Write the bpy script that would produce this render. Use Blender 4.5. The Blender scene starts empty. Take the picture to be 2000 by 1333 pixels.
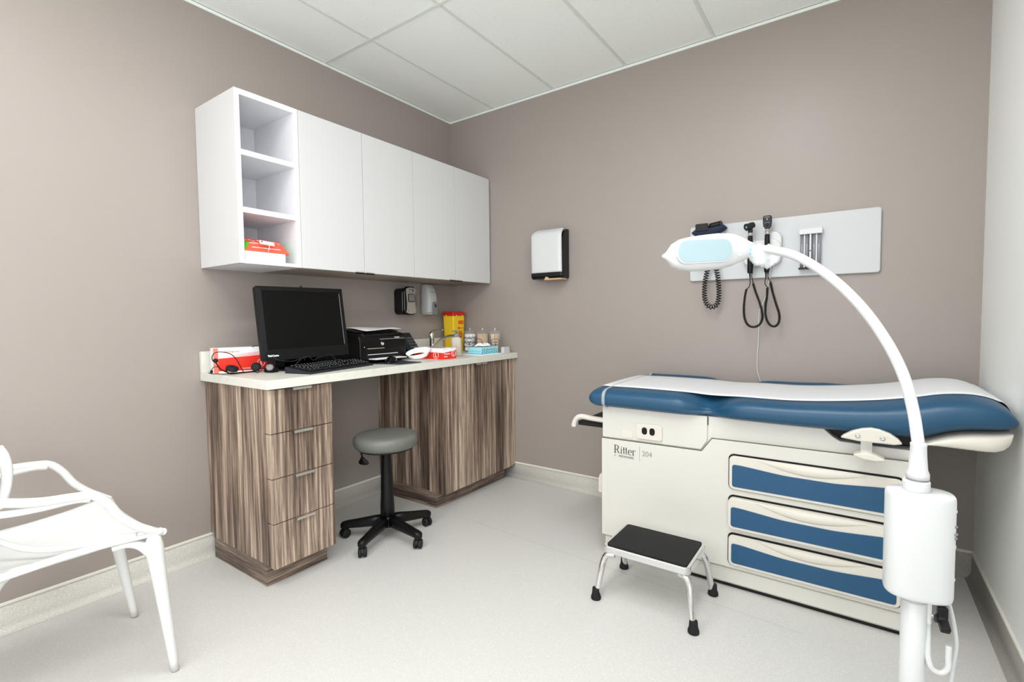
import bpy, bmesh, math, random
from mathutils import Vector, Matrix, noise as mnoise
random.seed(7)
S = bpy.context.scene
COL = S.collection
PI = math.pi

# ------------------------------------------------------------------ camera
CAM = Vector((2.5873, -2.8673, 1.1605))
_yaw, _pit, _rol, _F = 0.6152, -0.0483, -0.0106, 953.08
FW = Vector((-math.sin(_yaw)*math.cos(_pit), math.cos(_yaw)*math.cos(_pit), math.sin(_pit)))
_R = Vector((math.cos(_yaw), math.sin(_yaw), 0)); _U = _R.cross(FW)
RT = _R*math.cos(_rol) + _U*math.sin(_rol); UP = -_R*math.sin(_rol) + _U*math.cos(_rol)
cam = bpy.data.objects.new('camera', bpy.data.cameras.new('camera')); COL.objects.link(cam)
cam.data.sensor_width = 36; cam.data.lens = _F/2000*36; cam.data.clip_start = 0.02
cam.matrix_world = Matrix(((RT.x, UP.x, -FW.x, CAM.x), (RT.y, UP.y, -FW.y, CAM.y), (RT.z, UP.z, -FW.z, CAM.z), (0, 0, 0, 1)))
S.camera = cam

# ------------------------------------------------------------------ view, world, lights
S.view_settings.view_transform = 'Standard'; S.view_settings.look = 'None'
S.view_settings.gamma = 1; S.view_settings.use_curve_mapping = False
S.view_settings.exposure = 0.13
W = bpy.data.worlds.new('world'); S.world = W; W.use_nodes = True
W.node_tree.nodes['Background'].inputs[0].default_value = (1, 1, 1, 1)
W.node_tree.nodes['Background'].inputs[1].default_value = 0.3
def area(name, loc, sx, sy, power, rot=(0, 0, 0), color=(1, 1, 1)):
    l = bpy.data.lights.new(name, 'AREA'); l.shape = 'RECTANGLE'; l.size = sx; l.size_y = sy
    l.energy = power; l.color = color
    o = bpy.data.objects.new(name, l); COL.objects.link(o); o.location = loc; o.rotation_euler = rot
    return o
# room extents (metres): left wall x=0, back wall y=0, right wall x=RW, front wall y=-RL
RW, RL, RH = 3.023, 4.05, 2.6666
GXC = .417
TROFFERS = [(GXC+.5034*3.5, -1.6335), (GXC+.5034*1.5, -2.7225), (GXC+.5034*3.5, -2.7225)]  # last panel is an added, unseen fill light
for (tx, ty), tp_ in zip(TROFFERS, (13, 9, 14)):
    area('ceiling_lamp', (tx, ty, RH-0.012), 0.46, 1.0, tp_, (0, 0, 0), (0.965, 0.975, 1.0))
# fill light from an added, unseen window in the wall behind the camera
area('added_window_fill', (1.45, -RL+0.06, 1.55), 2.0, 1.3, 23, (PI/2, 0, 0), (0.92, 0.95, 1.0))
# fill light from a second added window in the right-hand wall, also unseen
area('added_side_fill', (RW-0.06, -3.45, 1.5), 0.85, 1.3, 29, (PI/2, 0, PI/2), (0.93, 0.955, 1.0))
S.cycles.diffuse_bounces = 7; S.cycles.max_bounces = 14

# ------------------------------------------------------------------ mesh helpers
class MB:
    def __init__(s): s.v = []; s.f = []; s.sm = []
    def add(s, vs, fs, smooth=False):
        b = len(s.v); s.v += [Vector(v) for v in vs]
        s.f += [tuple(i+b for i in f) for f in fs]; s.sm += [smooth]*len(fs); return s
    def box(s, x0, x1, y0, y1, z0, z1):
        x0, x1 = sorted((x0, x1)); y0, y1 = sorted((y0, y1)); z0, z1 = sorted((z0, z1))
        v = [(x0,y0,z0),(x1,y0,z0),(x1,y1,z0),(x0,y1,z0),(x0,y0,z1),(x1,y0,z1),(x1,y1,z1),(x0,y1,z1)]
        return s.add(v, [(0,3,2,1),(4,5,6,7),(0,1,5,4),(1,2,6,5),(2,3,7,6),(3,0,4,7)])
    def obox(s, c, ax, h):
        c = Vector(c); X, Y, Z = [Vector(a).normalized()*k for a, k in zip(ax, h)]
        v = [c+X*a+Y*b+Z*d for d in (-1, 1) for a, b in ((-1,-1),(1,-1),(1,1),(-1,1))]
        return s.add(v, [(0,3,2,1),(4,5,6,7),(0,1,5,4),(1,2,6,5),(2,3,7,6),(3,0,4,7)])
    def prism(s, poly, fn, a, b, smooth=False):
        n = len(poly)
        v = [fn(p, q, a) for p, q in poly] + [fn(p, q, b) for p, q in poly]
        s.add(v, [tuple(range(n-1, -1, -1)), tuple(range(n, 2*n))])
        base = len(s.v)-2*n
        for i in range(n):
            j = (i+1) % n; s.f.append((base+i, base+j, base+n+j, base+n+i)); s.sm.append(smooth)
        return s
    def rings(s, rs, close=True, cap=True, smooth=True):
        n = len(rs[0]); b = len(s.v)
        for r in rs: s.v += [Vector(p) for p in r]
        for k in range(len(rs)-1):
            for i in range(n if close else n-1):
                j = (i+1) % n
                s.f.append((b+k*n+i, b+k*n+j, b+(k+1)*n+j, b+(k+1)*n+i)); s.sm.append(smooth)
        if cap and close:
            s.f.append(tuple(b+i for i in range(n-1, -1, -1))); s.sm.append(False)
            s.f.append(tuple(b+(len(rs)-1)*n+i for i in range(n))); s.sm.append(False)
        return s
    def tube(s, pts, r, n=12, cap=True, flat=1.0, up=None):
        pts = [Vector(p) for p in pts]; m = len(pts)
        rr = r if isinstance(r, (list, tuple)) else [r]*m
        T = []
        for i in range(m):
            d = pts[min(i+1, m-1)]-pts[max(i-1, 0)]; T.append(d.normalized() if d.length > 1e-9 else Vector((0, 0, 1)))
        u = Vector(up) if up else Vector((0, 0, 1))
        if abs(u.dot(T[0])) > .98: u = Vector((1, 0, 0))
        u = (u-T[0]*u.dot(T[0])).normalized(); rs = []
        for i in range(m):
            if up:
                u = Vector(up)
            u = (u-T[i]*u.dot(T[i]))
            u = u.normalized() if u.length > 1e-6 else T[i].orthogonal().normalized()
            w = T[i].cross(u)
            rs.append([pts[i]+(u*math.cos(2*PI*k/n)*flat+w*math.sin(2*PI*k/n))*rr[i] for k in range(n)])
        return s.rings(rs, cap=cap)
    def lathe(s, prof, c=(0, 0, 0), n=32, ax=(0, 0, 1), smooth=True):
        c = Vector(c); A = Vector(ax).normalized(); X = A.orthogonal().normalized(); Y = A.cross(X)
        return s.rings([[c+A*z+(X*math.cos(2*PI*k/n)+Y*math.sin(2*PI*k/n))*max(r, 1e-5) for k in range(n)] for r, z in prof], smooth=smooth)
    def ball(s, c, rx, ry=None, rz=None, n=16):
        ry = ry or rx; rz = rz or rx; c = Vector(c)
        return s.rings([[c+Vector((rx*math.sin(t)*math.cos(2*PI*k/n), ry*math.sin(t)*math.sin(2*PI*k/n), -rz*math.cos(t))) for k in range(n)]
                        for t in [max(.02, min(PI-.02, PI*i/(n//2))) for i in range(n//2+1)]])
    def sheet(s, fn, nu, nv, th=None, smooth=True):
        """grid surface fn(u,v)->Vector u,v in 0..1; th gives thickness along normals (down)"""
        P = [[Vector(fn(i/nu, j/nv)) for j in range(nv+1)] for i in range(nu+1)]
        b = len(s.v)
        def idx(i, j, k=0): return b+k*(nu+1)*(nv+1)+i*(nv+1)+j
        for r in P: s.v += r
        for i in range(nu):
            for j in range(nv): s.f.append((idx(i,j), idx(i+1,j), idx(i+1,j+1), idx(i,j+1))); s.sm.append(smooth)
        if th:
            for i in range(nu+1):
                for j in range(nv+1):
                    a = P[min(i+1,nu)][j]-P[max(i-1,0)][j]; c = P[i][min(j+1,nv)]-P[i][max(j-1,0)]
                    nn = a.cross(c); nn = nn.normalized() if nn.length > 1e-12 else Vector((0,0,1))
                    s.v.append(P[i][j]-nn*th)
            for i in range(nu):
                for j in range(nv): s.f.append((idx(i,j,1), idx(i,j+1,1), idx(i+1,j+1,1), idx(i+1,j,1))); s.sm.append(smooth)
            for i in range(nu):
                for j in (0, nv):
                    q = (idx(i,j), idx(i,j,1), idx(i+1,j,1), idx(i+1,j)); s.f.append(q if j == 0 else q[::-1]); s.sm.append(False)
            for j in range(nv):
                for i in (0, nu):
                    q = (idx(i,j), idx(i,j+1), idx(i,j+1,1), idx(i,j,1)); s.f.append(q if i == 0 else q[::-1]); s.sm.append(False)
        return s

def XZ(p, q, d): return (p, d, q)
def YZ(p, q, d): return (d, p, q)
def XY(p, q, d): return (p, q, d)
def frame(o, X, Y):
    """map (p, q, d) to o + X p + Y q + N d, N = X x Y"""
    o = Vector(o); X = Vector(X).normalized(); Y = Vector(Y).normalized(); N = X.cross(Y)
    return lambda p, q, d: o+X*p+Y*q+N*d
def rr(x0, x1, y0, y1, r, n=6):
    out = []
    for cx, cy, a in ((x1-r, y0+r, -PI/2), (x1-r, y1-r, 0), (x0+r, y1-r, PI/2), (x0+r, y0+r, PI)):
        out += [(cx+r*math.cos(a+PI/2*k/n), cy+r*math.sin(a+PI/2*k/n)) for k in range(n+1)]
    return out
def ell(cx, cy, a, b, n=28, e=2.0):
    o = []
    for k in range(n):
        t = 2*PI*k/n; c, s_ = math.cos(t), math.sin(t)
        o.append((cx+a*math.copysign(abs(c)**(2/e), c), cy+b*math.copysign(abs(s_)**(2/e), s_)))
    return o
def cr(pts, n=8):
    P = [Vector(p) for p in pts]; P = [P[0]*2-P[1]]+P+[P[-1]*2-P[-2]]; out = []
    for i in range(1, len(P)-2):
        a, b, c, d = P[i-1:i+3]
        for k in range(n):
            t = k/n
            out.append(.5*((2*b)+(c-a)*t+(2*a-5*b+4*c-d)*t*t+(3*b-a-3*c+d)*t**3))
    out.append(P[-2]); return out
def lerp(a, b, t): return a+(b-a)*t
def interp(tab, x):
    if x <= tab[0][0]: return tab[0][1]
    for (x0, y0), (x1, y1) in zip(tab, tab[1:]):
        if x <= x1:
            t = (x-x0)/(x1-x0); return y0+(y1-y0)*t
    return tab[-1][1]
def sinterp(tab, x):
    pts = tab
    if x <= pts[0][0]: return pts[0][1]
    if x >= pts[-1][0]: return pts[-1][1]
    for i in range(len(pts)-1):
        if x <= pts[i+1][0]:
            x0, y0 = pts[i]; x1, y1 = pts[i+1]
            m = lambda k: 0 if k <= 0 or k >= len(pts)-1 else (pts[k+1][1]-pts[k-1][1])/(pts[k+1][0]-pts[k-1][0])
            h = x1-x0; t = (x-x0)/h; m0, m1 = m(i)*h, m(i+1)*h
            return (2*t**3-3*t*t+1)*y0+(t**3-2*t*t+t)*m0+(-2*t**3+3*t*t)*y1+(t**3-t*t)*m1

OFF = {}
def tag(o, label=None, cat=None, group=None, kind=None):
    if label: o['label'] = label
    if cat: o['category'] = cat
    if group: o['group'] = group
    if kind: o['kind'] = kind
    return o
def root(name, loc, label, cat, group=None):
    o = bpy.data.objects.new(name, None); COL.objects.link(o); o.empty_display_size = .05
    o.location = loc; OFF[o] = Vector(loc); return tag(o, label, cat, group)
def obj(name, mb, m, parent=None, bevel=0, seg=2, sub=0, label=None, loc=None, ang=30):
    if parent is None:
        if loc is None:
            xs = [v.x for v in mb.v]; ys = [v.y for v in mb.v]; zs = [v.z for v in mb.v]
            loc = ((min(xs)+max(xs))/2, (min(ys)+max(ys))/2, min(zs))
        off = Vector(loc)
    else: off = OFF[parent]
    me = bpy.data.meshes.new(name)
    me.from_pydata([tuple(v-off) for v in mb.v], [], mb.f)
    me.polygons.foreach_set('use_smooth', mb.sm)
    me.materials.append(m)
    bm = bmesh.new(); bm.from_mesh(me); bmesh.ops.recalc_face_normals(bm, faces=bm.faces); bm.to_mesh(me); bm.free()
    o = bpy.data.objects.new(name, me); COL.objects.link(o)
    if parent: o.parent = parent
    else: o.location = off
    OFF[o] = off
    if bevel:
        b = o.modifiers.new('bevel', 'BEVEL'); b.width = bevel; b.segments = seg; b.limit_method = 'ANGLE'; b.angle_limit = math.radians(ang)
    if sub:
        q = o.modifiers.new('sub', 'SUBSURF'); q.levels = q.render_levels = sub
    if label: o['label'] = label
    return o
def solo(name, mb, m, label, cat, group=None, **k):
    return tag(obj(name, mb, m, None, **k), label, cat, group)
def struct(name, mb, m, **k):
    o = obj(name, mb, m, None, **k); o['kind'] = 'structure'; return o
def copy_tree(o, parent=None):
    c = o.copy(); COL.objects.link(c); c.parent = parent
    for ch in o.children: copy_tree(ch, c)
    return c
def text(name, s, size, o, X, Y, m, parent, depth=.0004, bold=0, sx=1.0, align='LEFT', space=1.0):
    cu = bpy.data.curves.new(name, 'FONT'); cu.body = s; cu.size = size; cu.extrude = depth; cu.offset = bold
    cu.align_x = align; cu.space_character = space; cu.resolution_u = 3
    t = bpy.data.objects.new(name, cu); COL.objects.link(t)
    bpy.context.view_layer.update()
    me = bpy.data.meshes.new_from_object(t); bpy.data.objects.remove(t)
    mb = MB(); F = frame(o, X, Y)
    mb.add([F(v.co.x*sx, v.co.y, v.co.z+depth) for v in me.vertices], [tuple(p.vertices) for p in me.polygons])
    return obj(name, mb, m, parent)

# ------------------------------------------------------------------ materials
def lin(c):
    c /= 255.0
    return c/12.92 if c <= .04045 else ((c+.055)/1.055)**2.4
def mat(name, rgb, rough=.5, metal=0., spec=.5, coat=0., trans=0., ior=1.45, bump=None, emit=0., alpha=1., sss=0., var=None):
    m = bpy.data.materials.new(name); m.use_nodes = True; nt = m.node_tree; b = nt.nodes['Principled BSDF']
    col = (lin(rgb[0]), lin(rgb[1]), lin(rgb[2]), 1)
    b.inputs['Base Color'].default_value = col
    b.inputs['Roughness'].default_value = rough; b.inputs['Metallic'].default_value = metal
    b.inputs['Specular IOR Level'].default_value = spec; b.inputs['Coat Weight'].default_value = coat
    b.inputs['Coat Roughness'].default_value = .15
    b.inputs['Transmission Weight'].default_value = trans; b.inputs['IOR'].default_value = ior
    b.inputs['Alpha'].default_value = alpha
    if emit: b.inputs['Emission Color'].default_value = col; b.inputs['Emission Strength'].default_value = emit
    tc = nt.nodes.new('ShaderNodeTexCoord')
    if var:      # (scale, amount) gentle tonal variation of the material itself
        n = nt.nodes.new('ShaderNodeTexNoise'); n.inputs['Scale'].default_value = var[0]; n.inputs['Detail'].default_value = 3
        nt.links.new(tc.outputs['Object'], n.inputs['Vector'])
        r = nt.nodes.new('ShaderNodeValToRGB'); e = r.color_ramp.elements
        e[0].position = .35; e[1].position = .65
        e[0].color = tuple(c*(1-var[1]) for c in col[:3])+(1,); e[1].color = tuple(min(1, c*(1+var[1])) for c in col[:3])+(1,)
        nt.links.new(n.outputs['Fac'], r.inputs['Fac']); nt.links.new(r.outputs['Color'], b.inputs['Base Color'])
    if bump:
        n = nt.nodes.new('ShaderNodeTexNoise'); n.inputs['Scale'].default_value = bump[0]; n.inputs['Detail'].default_value = 2
        nt.links.new(tc.outputs['Object'], n.inputs['Vector'])
        bp = nt.nodes.new('ShaderNodeBump'); bp.inputs['Strength'].default_value = bump[1]; bp.inputs['Distance'].default_value = .002
        nt.links.new(n.outputs['Fac'], bp.inputs['Height']); nt.links.new(bp.outputs['Normal'], b.inputs['Normal'])
    return m
def speckle(name, base, specks, rough, scale, bump=0., coat=0.):
    """base colour with layers of specks [(scale, threshold, rgb, strength)]"""
    m = mat(name, base, rough, coat=coat); nt = m.node_tree; b = nt.nodes['Principled BSDF']
    tc = nt.nodes.new('ShaderNodeTexCoord'); prev = None
    c0 = tuple(lin(c) for c in base)+(1,)
    for sc, lo, hi, rgb, det in specks:
        n = nt.nodes.new('ShaderNodeTexNoise'); n.inputs['Scale'].default_value = sc; n.inputs['Detail'].default_value = det
        nt.links.new(tc.outputs['Object'], n.inputs['Vector'])
        mr = nt.nodes.new('ShaderNodeMapRange'); mr.inputs['From Min'].default_value = lo; mr.inputs['From Max'].default_value = hi
        nt.links.new(n.outputs['Fac'], mr.inputs['Value'])
        mx = nt.nodes.new('ShaderNodeMix'); mx.data_type = 'RGBA'
        nt.links.new(mr.outputs['Result'], mx.inputs[0])
        if prev is None: mx.inputs[6].default_value = c0
        else: nt.links.new(prev, mx.inputs[6])
        mx.inputs[7].default_value = tuple(lin(c) for c in rgb)+(1,)
        prev = mx.outputs[2]
    nt.links.new(prev, b.inputs['Base Color'])
    if bump:
        n = nt.nodes.new('ShaderNodeTexNoise'); n.inputs['Scale'].default_value = scale
        nt.links.new(tc.outputs['Object'], n.inputs['Vector'])
        bp = nt.nodes.new('ShaderNodeBump'); bp.inputs['Strength'].default_value = bump; bp.inputs['Distance'].default_value = .002
        nt.links.new(n.outputs['Fac'], bp.inputs['Height']); nt.links.new(bp.outputs['Normal'], b.inputs['Normal'])
    return m
def wood(name, stretch, cols, rough=.45):
    """streaky laminate; stretch = per-axis frequency, low along the grain"""
    m = mat(name, (130, 110, 95), rough); nt = m.node_tree; b = nt.nodes['Principled BSDF']
    L = nt.links.new; N = nt.nodes.new
    tc = N('ShaderNodeTexCoord')
    def noise(st, scale, det, rgh=.5, dist=0.):
        mp = N('ShaderNodeMapping'); mp.inputs['Scale'].default_value = st; L(tc.outputs['Object'], mp.inputs['Vector'])
        n = N('ShaderNodeTexNoise'); n.inputs['Scale'].default_value = scale; n.inputs['Detail'].default_value = det
        n.inputs['Roughness'].default_value = rgh; n.inputs['Distortion'].default_value = dist
        L(mp.outputs['Vector'], n.inputs['Vector']); return n.outputs['Fac']
    a = noise(stretch, 1.0, 2.0, .5, .25)            # broad streaks
    c = noise(tuple(q*3.8 for q in stretch), 1.0, 5.0, .65, .3)     # fine grain
    mx = N('ShaderNodeMath'); mx.operation = 'MULTIPLY_ADD'; L(c, mx.inputs[0]); mx.inputs[1].default_value = .95
    m2 = N('ShaderNodeMath'); m2.operation = 'MULTIPLY'; L(a, m2.inputs[0]); m2.inputs[1].default_value = .80; L(m2.outputs[0], mx.inputs[2])
    r = N('ShaderNodeValToRGB'); e = r.color_ramp.elements
    while len(e) < len(cols): e.new(.5)
    for k, (p, rgb) in enumerate(cols): e[k].position = p; e[k].color = tuple(lin(q) for q in rgb)+(1,)
    m3 = N('ShaderNodeMath'); m3.operation = 'SUBTRACT'; L(mx.outputs[0], m3.inputs[0]); m3.inputs[1].default_value = .345
    L(m3.outputs[0], r.inputs['Fac']); L(r.outputs['Color'], b.inputs['Base Color'])
    return m

M = {}
M['wall'] = mat('wall_paint_taupe', (155, 146, 140), .40, spec=.4, bump=(220, .06))
M['wall_white'] = mat('wall_paint_white', (238, 240, 238), .4, spec=.4, bump=(220, .05))
M['floor'] = speckle('floor_vinyl', (199, 198, 195), [(120, .5, .8, (206, 203, 196), 3), (330, .58, .72, (196, 192, 184), 3), (260, .60, .72, (230, 229, 225), 2)], .38, 400, .05)
M['cove'] = speckle('cove_vinyl', (202, 199, 192), [(90, .5, .76, (196, 192, 184), 4), (280, .56, .70, (182, 177, 168), 3), (230, .58, .72, (226, 224, 219), 2)], .42, 400, .05)
M['cap'] = mat('cove_cap', (222, 219, 208), .45)
M['tile'] = speckle('ceiling_tile', (242, 245, 241), [(70, .66, .74, (220, 222, 216), 6), (240, .66, .70, (190, 190, 186), 2)], .9, 300, .25)
M['tee'] = mat('ceiling_tee', (220, 224, 218), .5)
M['melamine'] = mat('white_melamine', (205, 205, 205), .32, spec=.4)
M['melamine_in'] = mat('white_melamine_inside', (224, 225, 232), .4, spec=.3)
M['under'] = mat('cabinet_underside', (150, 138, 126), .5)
M['worktop'] = speckle('worktop_laminate', (216, 215, 206), [(26, .5, .75, (208, 207, 197), 3)], .35, 300)
WC = [(.30, (58, 45, 38)), (.45, (104, 87, 75)), (.56, (138, 119, 104)), (.66, (176, 156, 138)), (.82, (218, 201, 181))]
M['wood_v'] = wood('walnut_laminate_vertical', (19, 19, .7), WC)
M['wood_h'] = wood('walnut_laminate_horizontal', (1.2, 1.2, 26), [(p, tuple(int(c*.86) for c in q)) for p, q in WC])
M['alu'] = mat('brushed_aluminium', (200, 196, 188), .35, metal=.9)
M['chrome'] = mat('chrome', (225, 225, 225), .08, metal=1)
M['steel'] = mat('polished_steel', (214, 212, 208), .18, metal=1)
M['black'] = mat('black_plastic', (8, 8, 9), .4, spec=.35)
M['blackgloss'] = mat('black_gloss_plastic', (6, 6, 7), .18, spec=.4)
M['dark'] = mat('charcoal_plastic', (34, 37, 43), .5, spec=.35)
M['bezel'] = mat('monitor_bezel_plastic', (13, 14, 16), .45, spec=.3)
M['keys'] = mat('keyboard_keys', (24, 25, 28), .28, spec=.6)
M['screen'] = mat('monitor_glass_off', (5, 5, 5), .35, spec=.25)
M['rubber'] = mat('black_rubber', (14, 14, 16), .7, bump=(90, .3))
M['white_plastic'] = mat('white_plastic', (203, 205, 205), .3, coat=.15)
M['offwhite'] = mat('offwhite_enamel', (208, 206, 199), .36, coat=.1)
M['offwhite2'] = mat('offwhite_abs', (212, 207, 197), .42)
M['warmgrey'] = mat('warm_grey_plastic', (205, 200, 189), .45)
M['blue'] = mat('blue_vinyl', (28, 74, 104), .36, spec=.5, bump=(500, .05))
M['bluepanel'] = mat('blue_panel', (24, 76, 112), .4, coat=.1)
M['paper'] = mat('white_paper', (240, 241, 242), .8, spec=.2)
M['board'] = mat('white_laminate_board', (190, 192, 194), .3)
M['exam_paper'] = mat('exam_table_paper', (212, 213, 215), .75, spec=.2, bump=(30, .15))
M['clear'] = mat('clear_plastic', (235, 238, 240), .06, alpha=.07)
M['clear_soft'] = mat('clear_film', (225, 230, 232), .12, alpha=.5)
M['strap'] = mat('clear_strap', (225, 230, 232), .12, alpha=.30)
M['clear_bottle'] = mat('frosted_clear_bottle', (205, 196, 184), .25, alpha=.8)
M['red'] = mat('red_print', (226, 44, 26), .45)
M['red_light'] = mat('pale_red_print', (236, 120, 104), .5)
M['coral'] = mat('coral_card', (240, 92, 66), .5)
M['green'] = mat('bright_green_card', (92, 196, 30), .5)
M['redlid'] = mat('red_lid_plastic', (196, 34, 24), .4)
M['yellow'] = mat('yellow_plastic', (240, 202, 40), .4)
M['orange'] = mat('orange_label', (240, 122, 12), .5)
M['teal'] = mat('teal_card', (96, 196, 214), .5)
M['teal_dark'] = mat('teal_pattern', (52, 150, 172), .5)
M['teal_pale'] = mat('pale_teal_card', (170, 222, 232), .5)
M['navy'] = mat('navy_nylon', (26, 40, 62), .8, bump=(300, .3))
M['navyprint'] = mat('dark_blue_print', (48, 48, 92), .5)
M['stool_vinyl'] = mat('grey_green_vinyl', (104, 106, 100), .42, spec=.5, bump=(500, .05))
M['chair'] = mat('white_polypropylene', (218, 219, 217), .38)
M['wood_stick'] = mat('birch_wood', (234, 206, 170), .7, var=(60, .15))
M['cotton'] = mat('cotton_wool', (244, 246, 248), .95, bump=(120, .6))
M['lens'] = mat('pale_blue_lens', (152, 174, 180), .25, coat=.2)
M['sheath'] = mat('white_plastic_sheath', (206, 208, 208), .25)
M['grey'] = mat('mid_grey_plastic', (128, 130, 130), .4)
M['silver'] = mat('silver_plastic', (176, 170, 158), .35, metal=.35)
M['ltgrey'] = mat('light_grey_plastic', (196, 200, 198), .35)
M['tube_clear'] = mat('grey_acrylic_tube', (130, 130, 138), .15, coat=.4)
M['ink'] = mat('grey_ink', (84, 80, 74), .6)
M['ink_pale'] = mat('pale_grey_ink', (150, 148, 144), .6)
M['kraft'] = mat('kraft_paper_towel', (196, 164, 128), .85)
M['paleblue'] = mat('pale_blue_plastic', (160, 214, 240), .3)
M['pad'] = mat('blue_grey_mouse_pad', (40, 46, 60), .7)
M['handset'] = mat('dark_grey_keypad', (30, 30, 31), .5)
M['keycap'] = mat('grey_phone_keys', (88, 90, 92), .5)
M['shelf_lit'] = mat('melamine_shelf_lit', (224, 224, 228), .35, spec=.35)  # melamine lightened to hold the light falling into the open shelves
M['step_shade'] = mat('seam_shade', (96, 92, 82), .6)  # dark strip colour, stands for the shade along the panel step
# ------------------------------------------------------------------ the room
T = .5034; GX0, GY0 = .417, -1.089
struct('floor', MB().box(-.1, RW+.1, -RL-.1, .1, -.08, 0), M['floor'])
struct('wall_left', MB().box(-.1, 0, -RL-.1, .1, 0, RH+.1), M['wall'])
struct('wall_back', MB().box(0, RW, 0, .1, 0, RH+.1), M['wall'])
vy0, vy1, vz0, vz1 = -3.9, -3.0, .82, 2.18
struct('wall_right', MB().box(RW, RW+.1, vy1, .1, 0, RH+.1).box(RW, RW+.1, -RL-.1, vy0, 0, RH+.1)
       .box(RW, RW+.1, vy0, vy1, 0, vz0).box(RW, RW+.1, vy0, vy1, vz1, RH+.1), M['wall_white'])
wn = struct('added_window_2', MB().box(RW+.05, RW+.06, vy0, vy1, vz0, vz1), M['clear_bottle'])  # unseen window, added to go with the side fill light
fr = MB().box(RW-.01, RW+.05, vy0, vy0+.04, vz0, vz1).box(RW-.01, RW+.05, vy1-.04, vy1, vz0, vz1)
fr.box(RW-.01, RW+.05, vy0+.04, vy1-.04, vz0, vz0+.04).box(RW-.01, RW+.05, vy0+.04, vy1-.04, vz1-.04, vz1)
obj('added_window_frame', fr, M['white_plastic'], wn, bevel=.003)
# front wall (behind the camera) with an added window for the fill light
wx0, wx1, wz0, wz1 = .4, 2.5, .88, 2.22
struct('wall_front', MB().box(0, wx0, -RL-.1, -RL, 0, RH+.1).box(wx1, RW, -RL-.1, -RL, 0, RH+.1)
       .box(wx0, wx1, -RL-.1, -RL, 0, wz0).box(wx0, wx1, -RL-.1, -RL, wz1, RH+.1), M['wall_white'])
wn = struct('added_window_1', MB().box(wx0, wx1, -RL-.06, -RL-.05, wz0, wz1), M['clear_bottle'])
fr = MB().box(wx0, wx0+.05, -RL-.05, -RL+.01, wz0, wz1).box(wx1-.05, wx1, -RL-.05, -RL+.01, wz0, wz1)
fr.box(wx0+.05, wx1-.05, -RL-.05, -RL+.01, wz0, wz0+.05).box(wx0+.05, wx1-.05, -RL-.05, -RL+.01, wz1-.05, wz1)
obj('added_window_frame', fr, M['white_plastic'], wn, bevel=.003)
# ceiling: lay-in tiles with the two light openings left out
xs = [0]+[GX0+T*k for k in range(6)]; xs = [x for x in xs if x < RW]+[RW]
ys = [0, GY0, GY0-1.089, GY0-2*1.089, -RL]
mb = MB()
for i in range(len(xs)-1):
    for j in range(len(ys)-1):
        cx, cy = (xs[i]+xs[i+1])/2, (ys[j]+ys[j+1])/2
        if any(abs(cx-a) < .1 and abs(cy-b) < .15 for a, b in TROFFERS): continue
        mb.box(xs[i]+.006, xs[i+1]-.006, ys[j+1]+.006, ys[j]-.006, RH, RH+.03)
mb.box(-.1, RW+.1, -RL-.1, .1, RH+.1, RH+.14)
struct('ceiling', mb, M['tile'], bevel=.002, seg=1)
tee = MB()
for x in xs[1:-1]: tee.box(x-.0075, x+.0075, -RL, 0, RH-.004, RH-.0005)
for y in ys[1:-1]: tee.box(0, RW, y-.0085, y+.0085, RH-.005, RH-.0012)
struct('trim_1', tee, M['tee'])
ang = MB().box(0, .006, -RL, 0, RH-.016, RH-.0015).box(0, RW, -.006, 0, RH-.016, RH-.0015).box(RW-.006, RW, -RL, 0, RH-.016, RH-.0015)
struct('trim_2', ang, mat('ceiling_edge_angle', (232, 238, 232), .4))
# one troffer per light
for k, (tx, ty) in enumerate(TROFFERS):
    r = root('ceiling_light', (tx, ty, RH), ['recessed fluorescent ceiling panel above the examination lamp', 'recessed fluorescent ceiling panel at the left, nearer the front wall', 'added fill-light ceiling panel at the right, nearer the front wall'][k], 'ceiling light', 'recessed ceiling light panels')
    f = MB()
    hx, hy = .243, .535
    f.box(tx-hx, tx-hx+.012, ty-hy, ty+hy, RH, RH+.06).box(tx+hx-.012, tx+hx, ty-hy, ty+hy, RH, RH+.06)
    f.box(tx-hx+.012, tx+hx-.012, ty-hy, ty-hy+.012, RH, RH+.06).box(tx-hx+.012, tx+hx-.012, ty+hy-.012, ty+hy, RH, RH+.06)
    f.box(tx-hx, tx+hx, ty-hy, ty+hy, RH+.06, RH+.07)
    obj('housing', f, M['white_plastic'], r)
    d = mat('light_diffuser', (250, 250, 244), .4, emit=3.0)
    obj('diffuser', MB().box(tx-hx+.013, tx+hx-.013, ty-hy+.013, ty+hy-.013, RH+.004, RH+.008), d, r)
_a, _b = Vector((.72, -.765, 0)), Vector((2.45, -.86, 0)); _n = Vector((.055, 1, 0)).normalized()*.0013
struct('trim_3', MB().add([_a-_n+Vector((0, 0, .0003)), _b-_n+Vector((0, 0, .0003)), _b+_n+Vector((0, 0, .0003)), _a+_n+Vector((0, 0, .0003))], [(0, 1, 2, 3)]), mat('floor_weld_seam', (184, 180, 170), .5))
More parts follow.
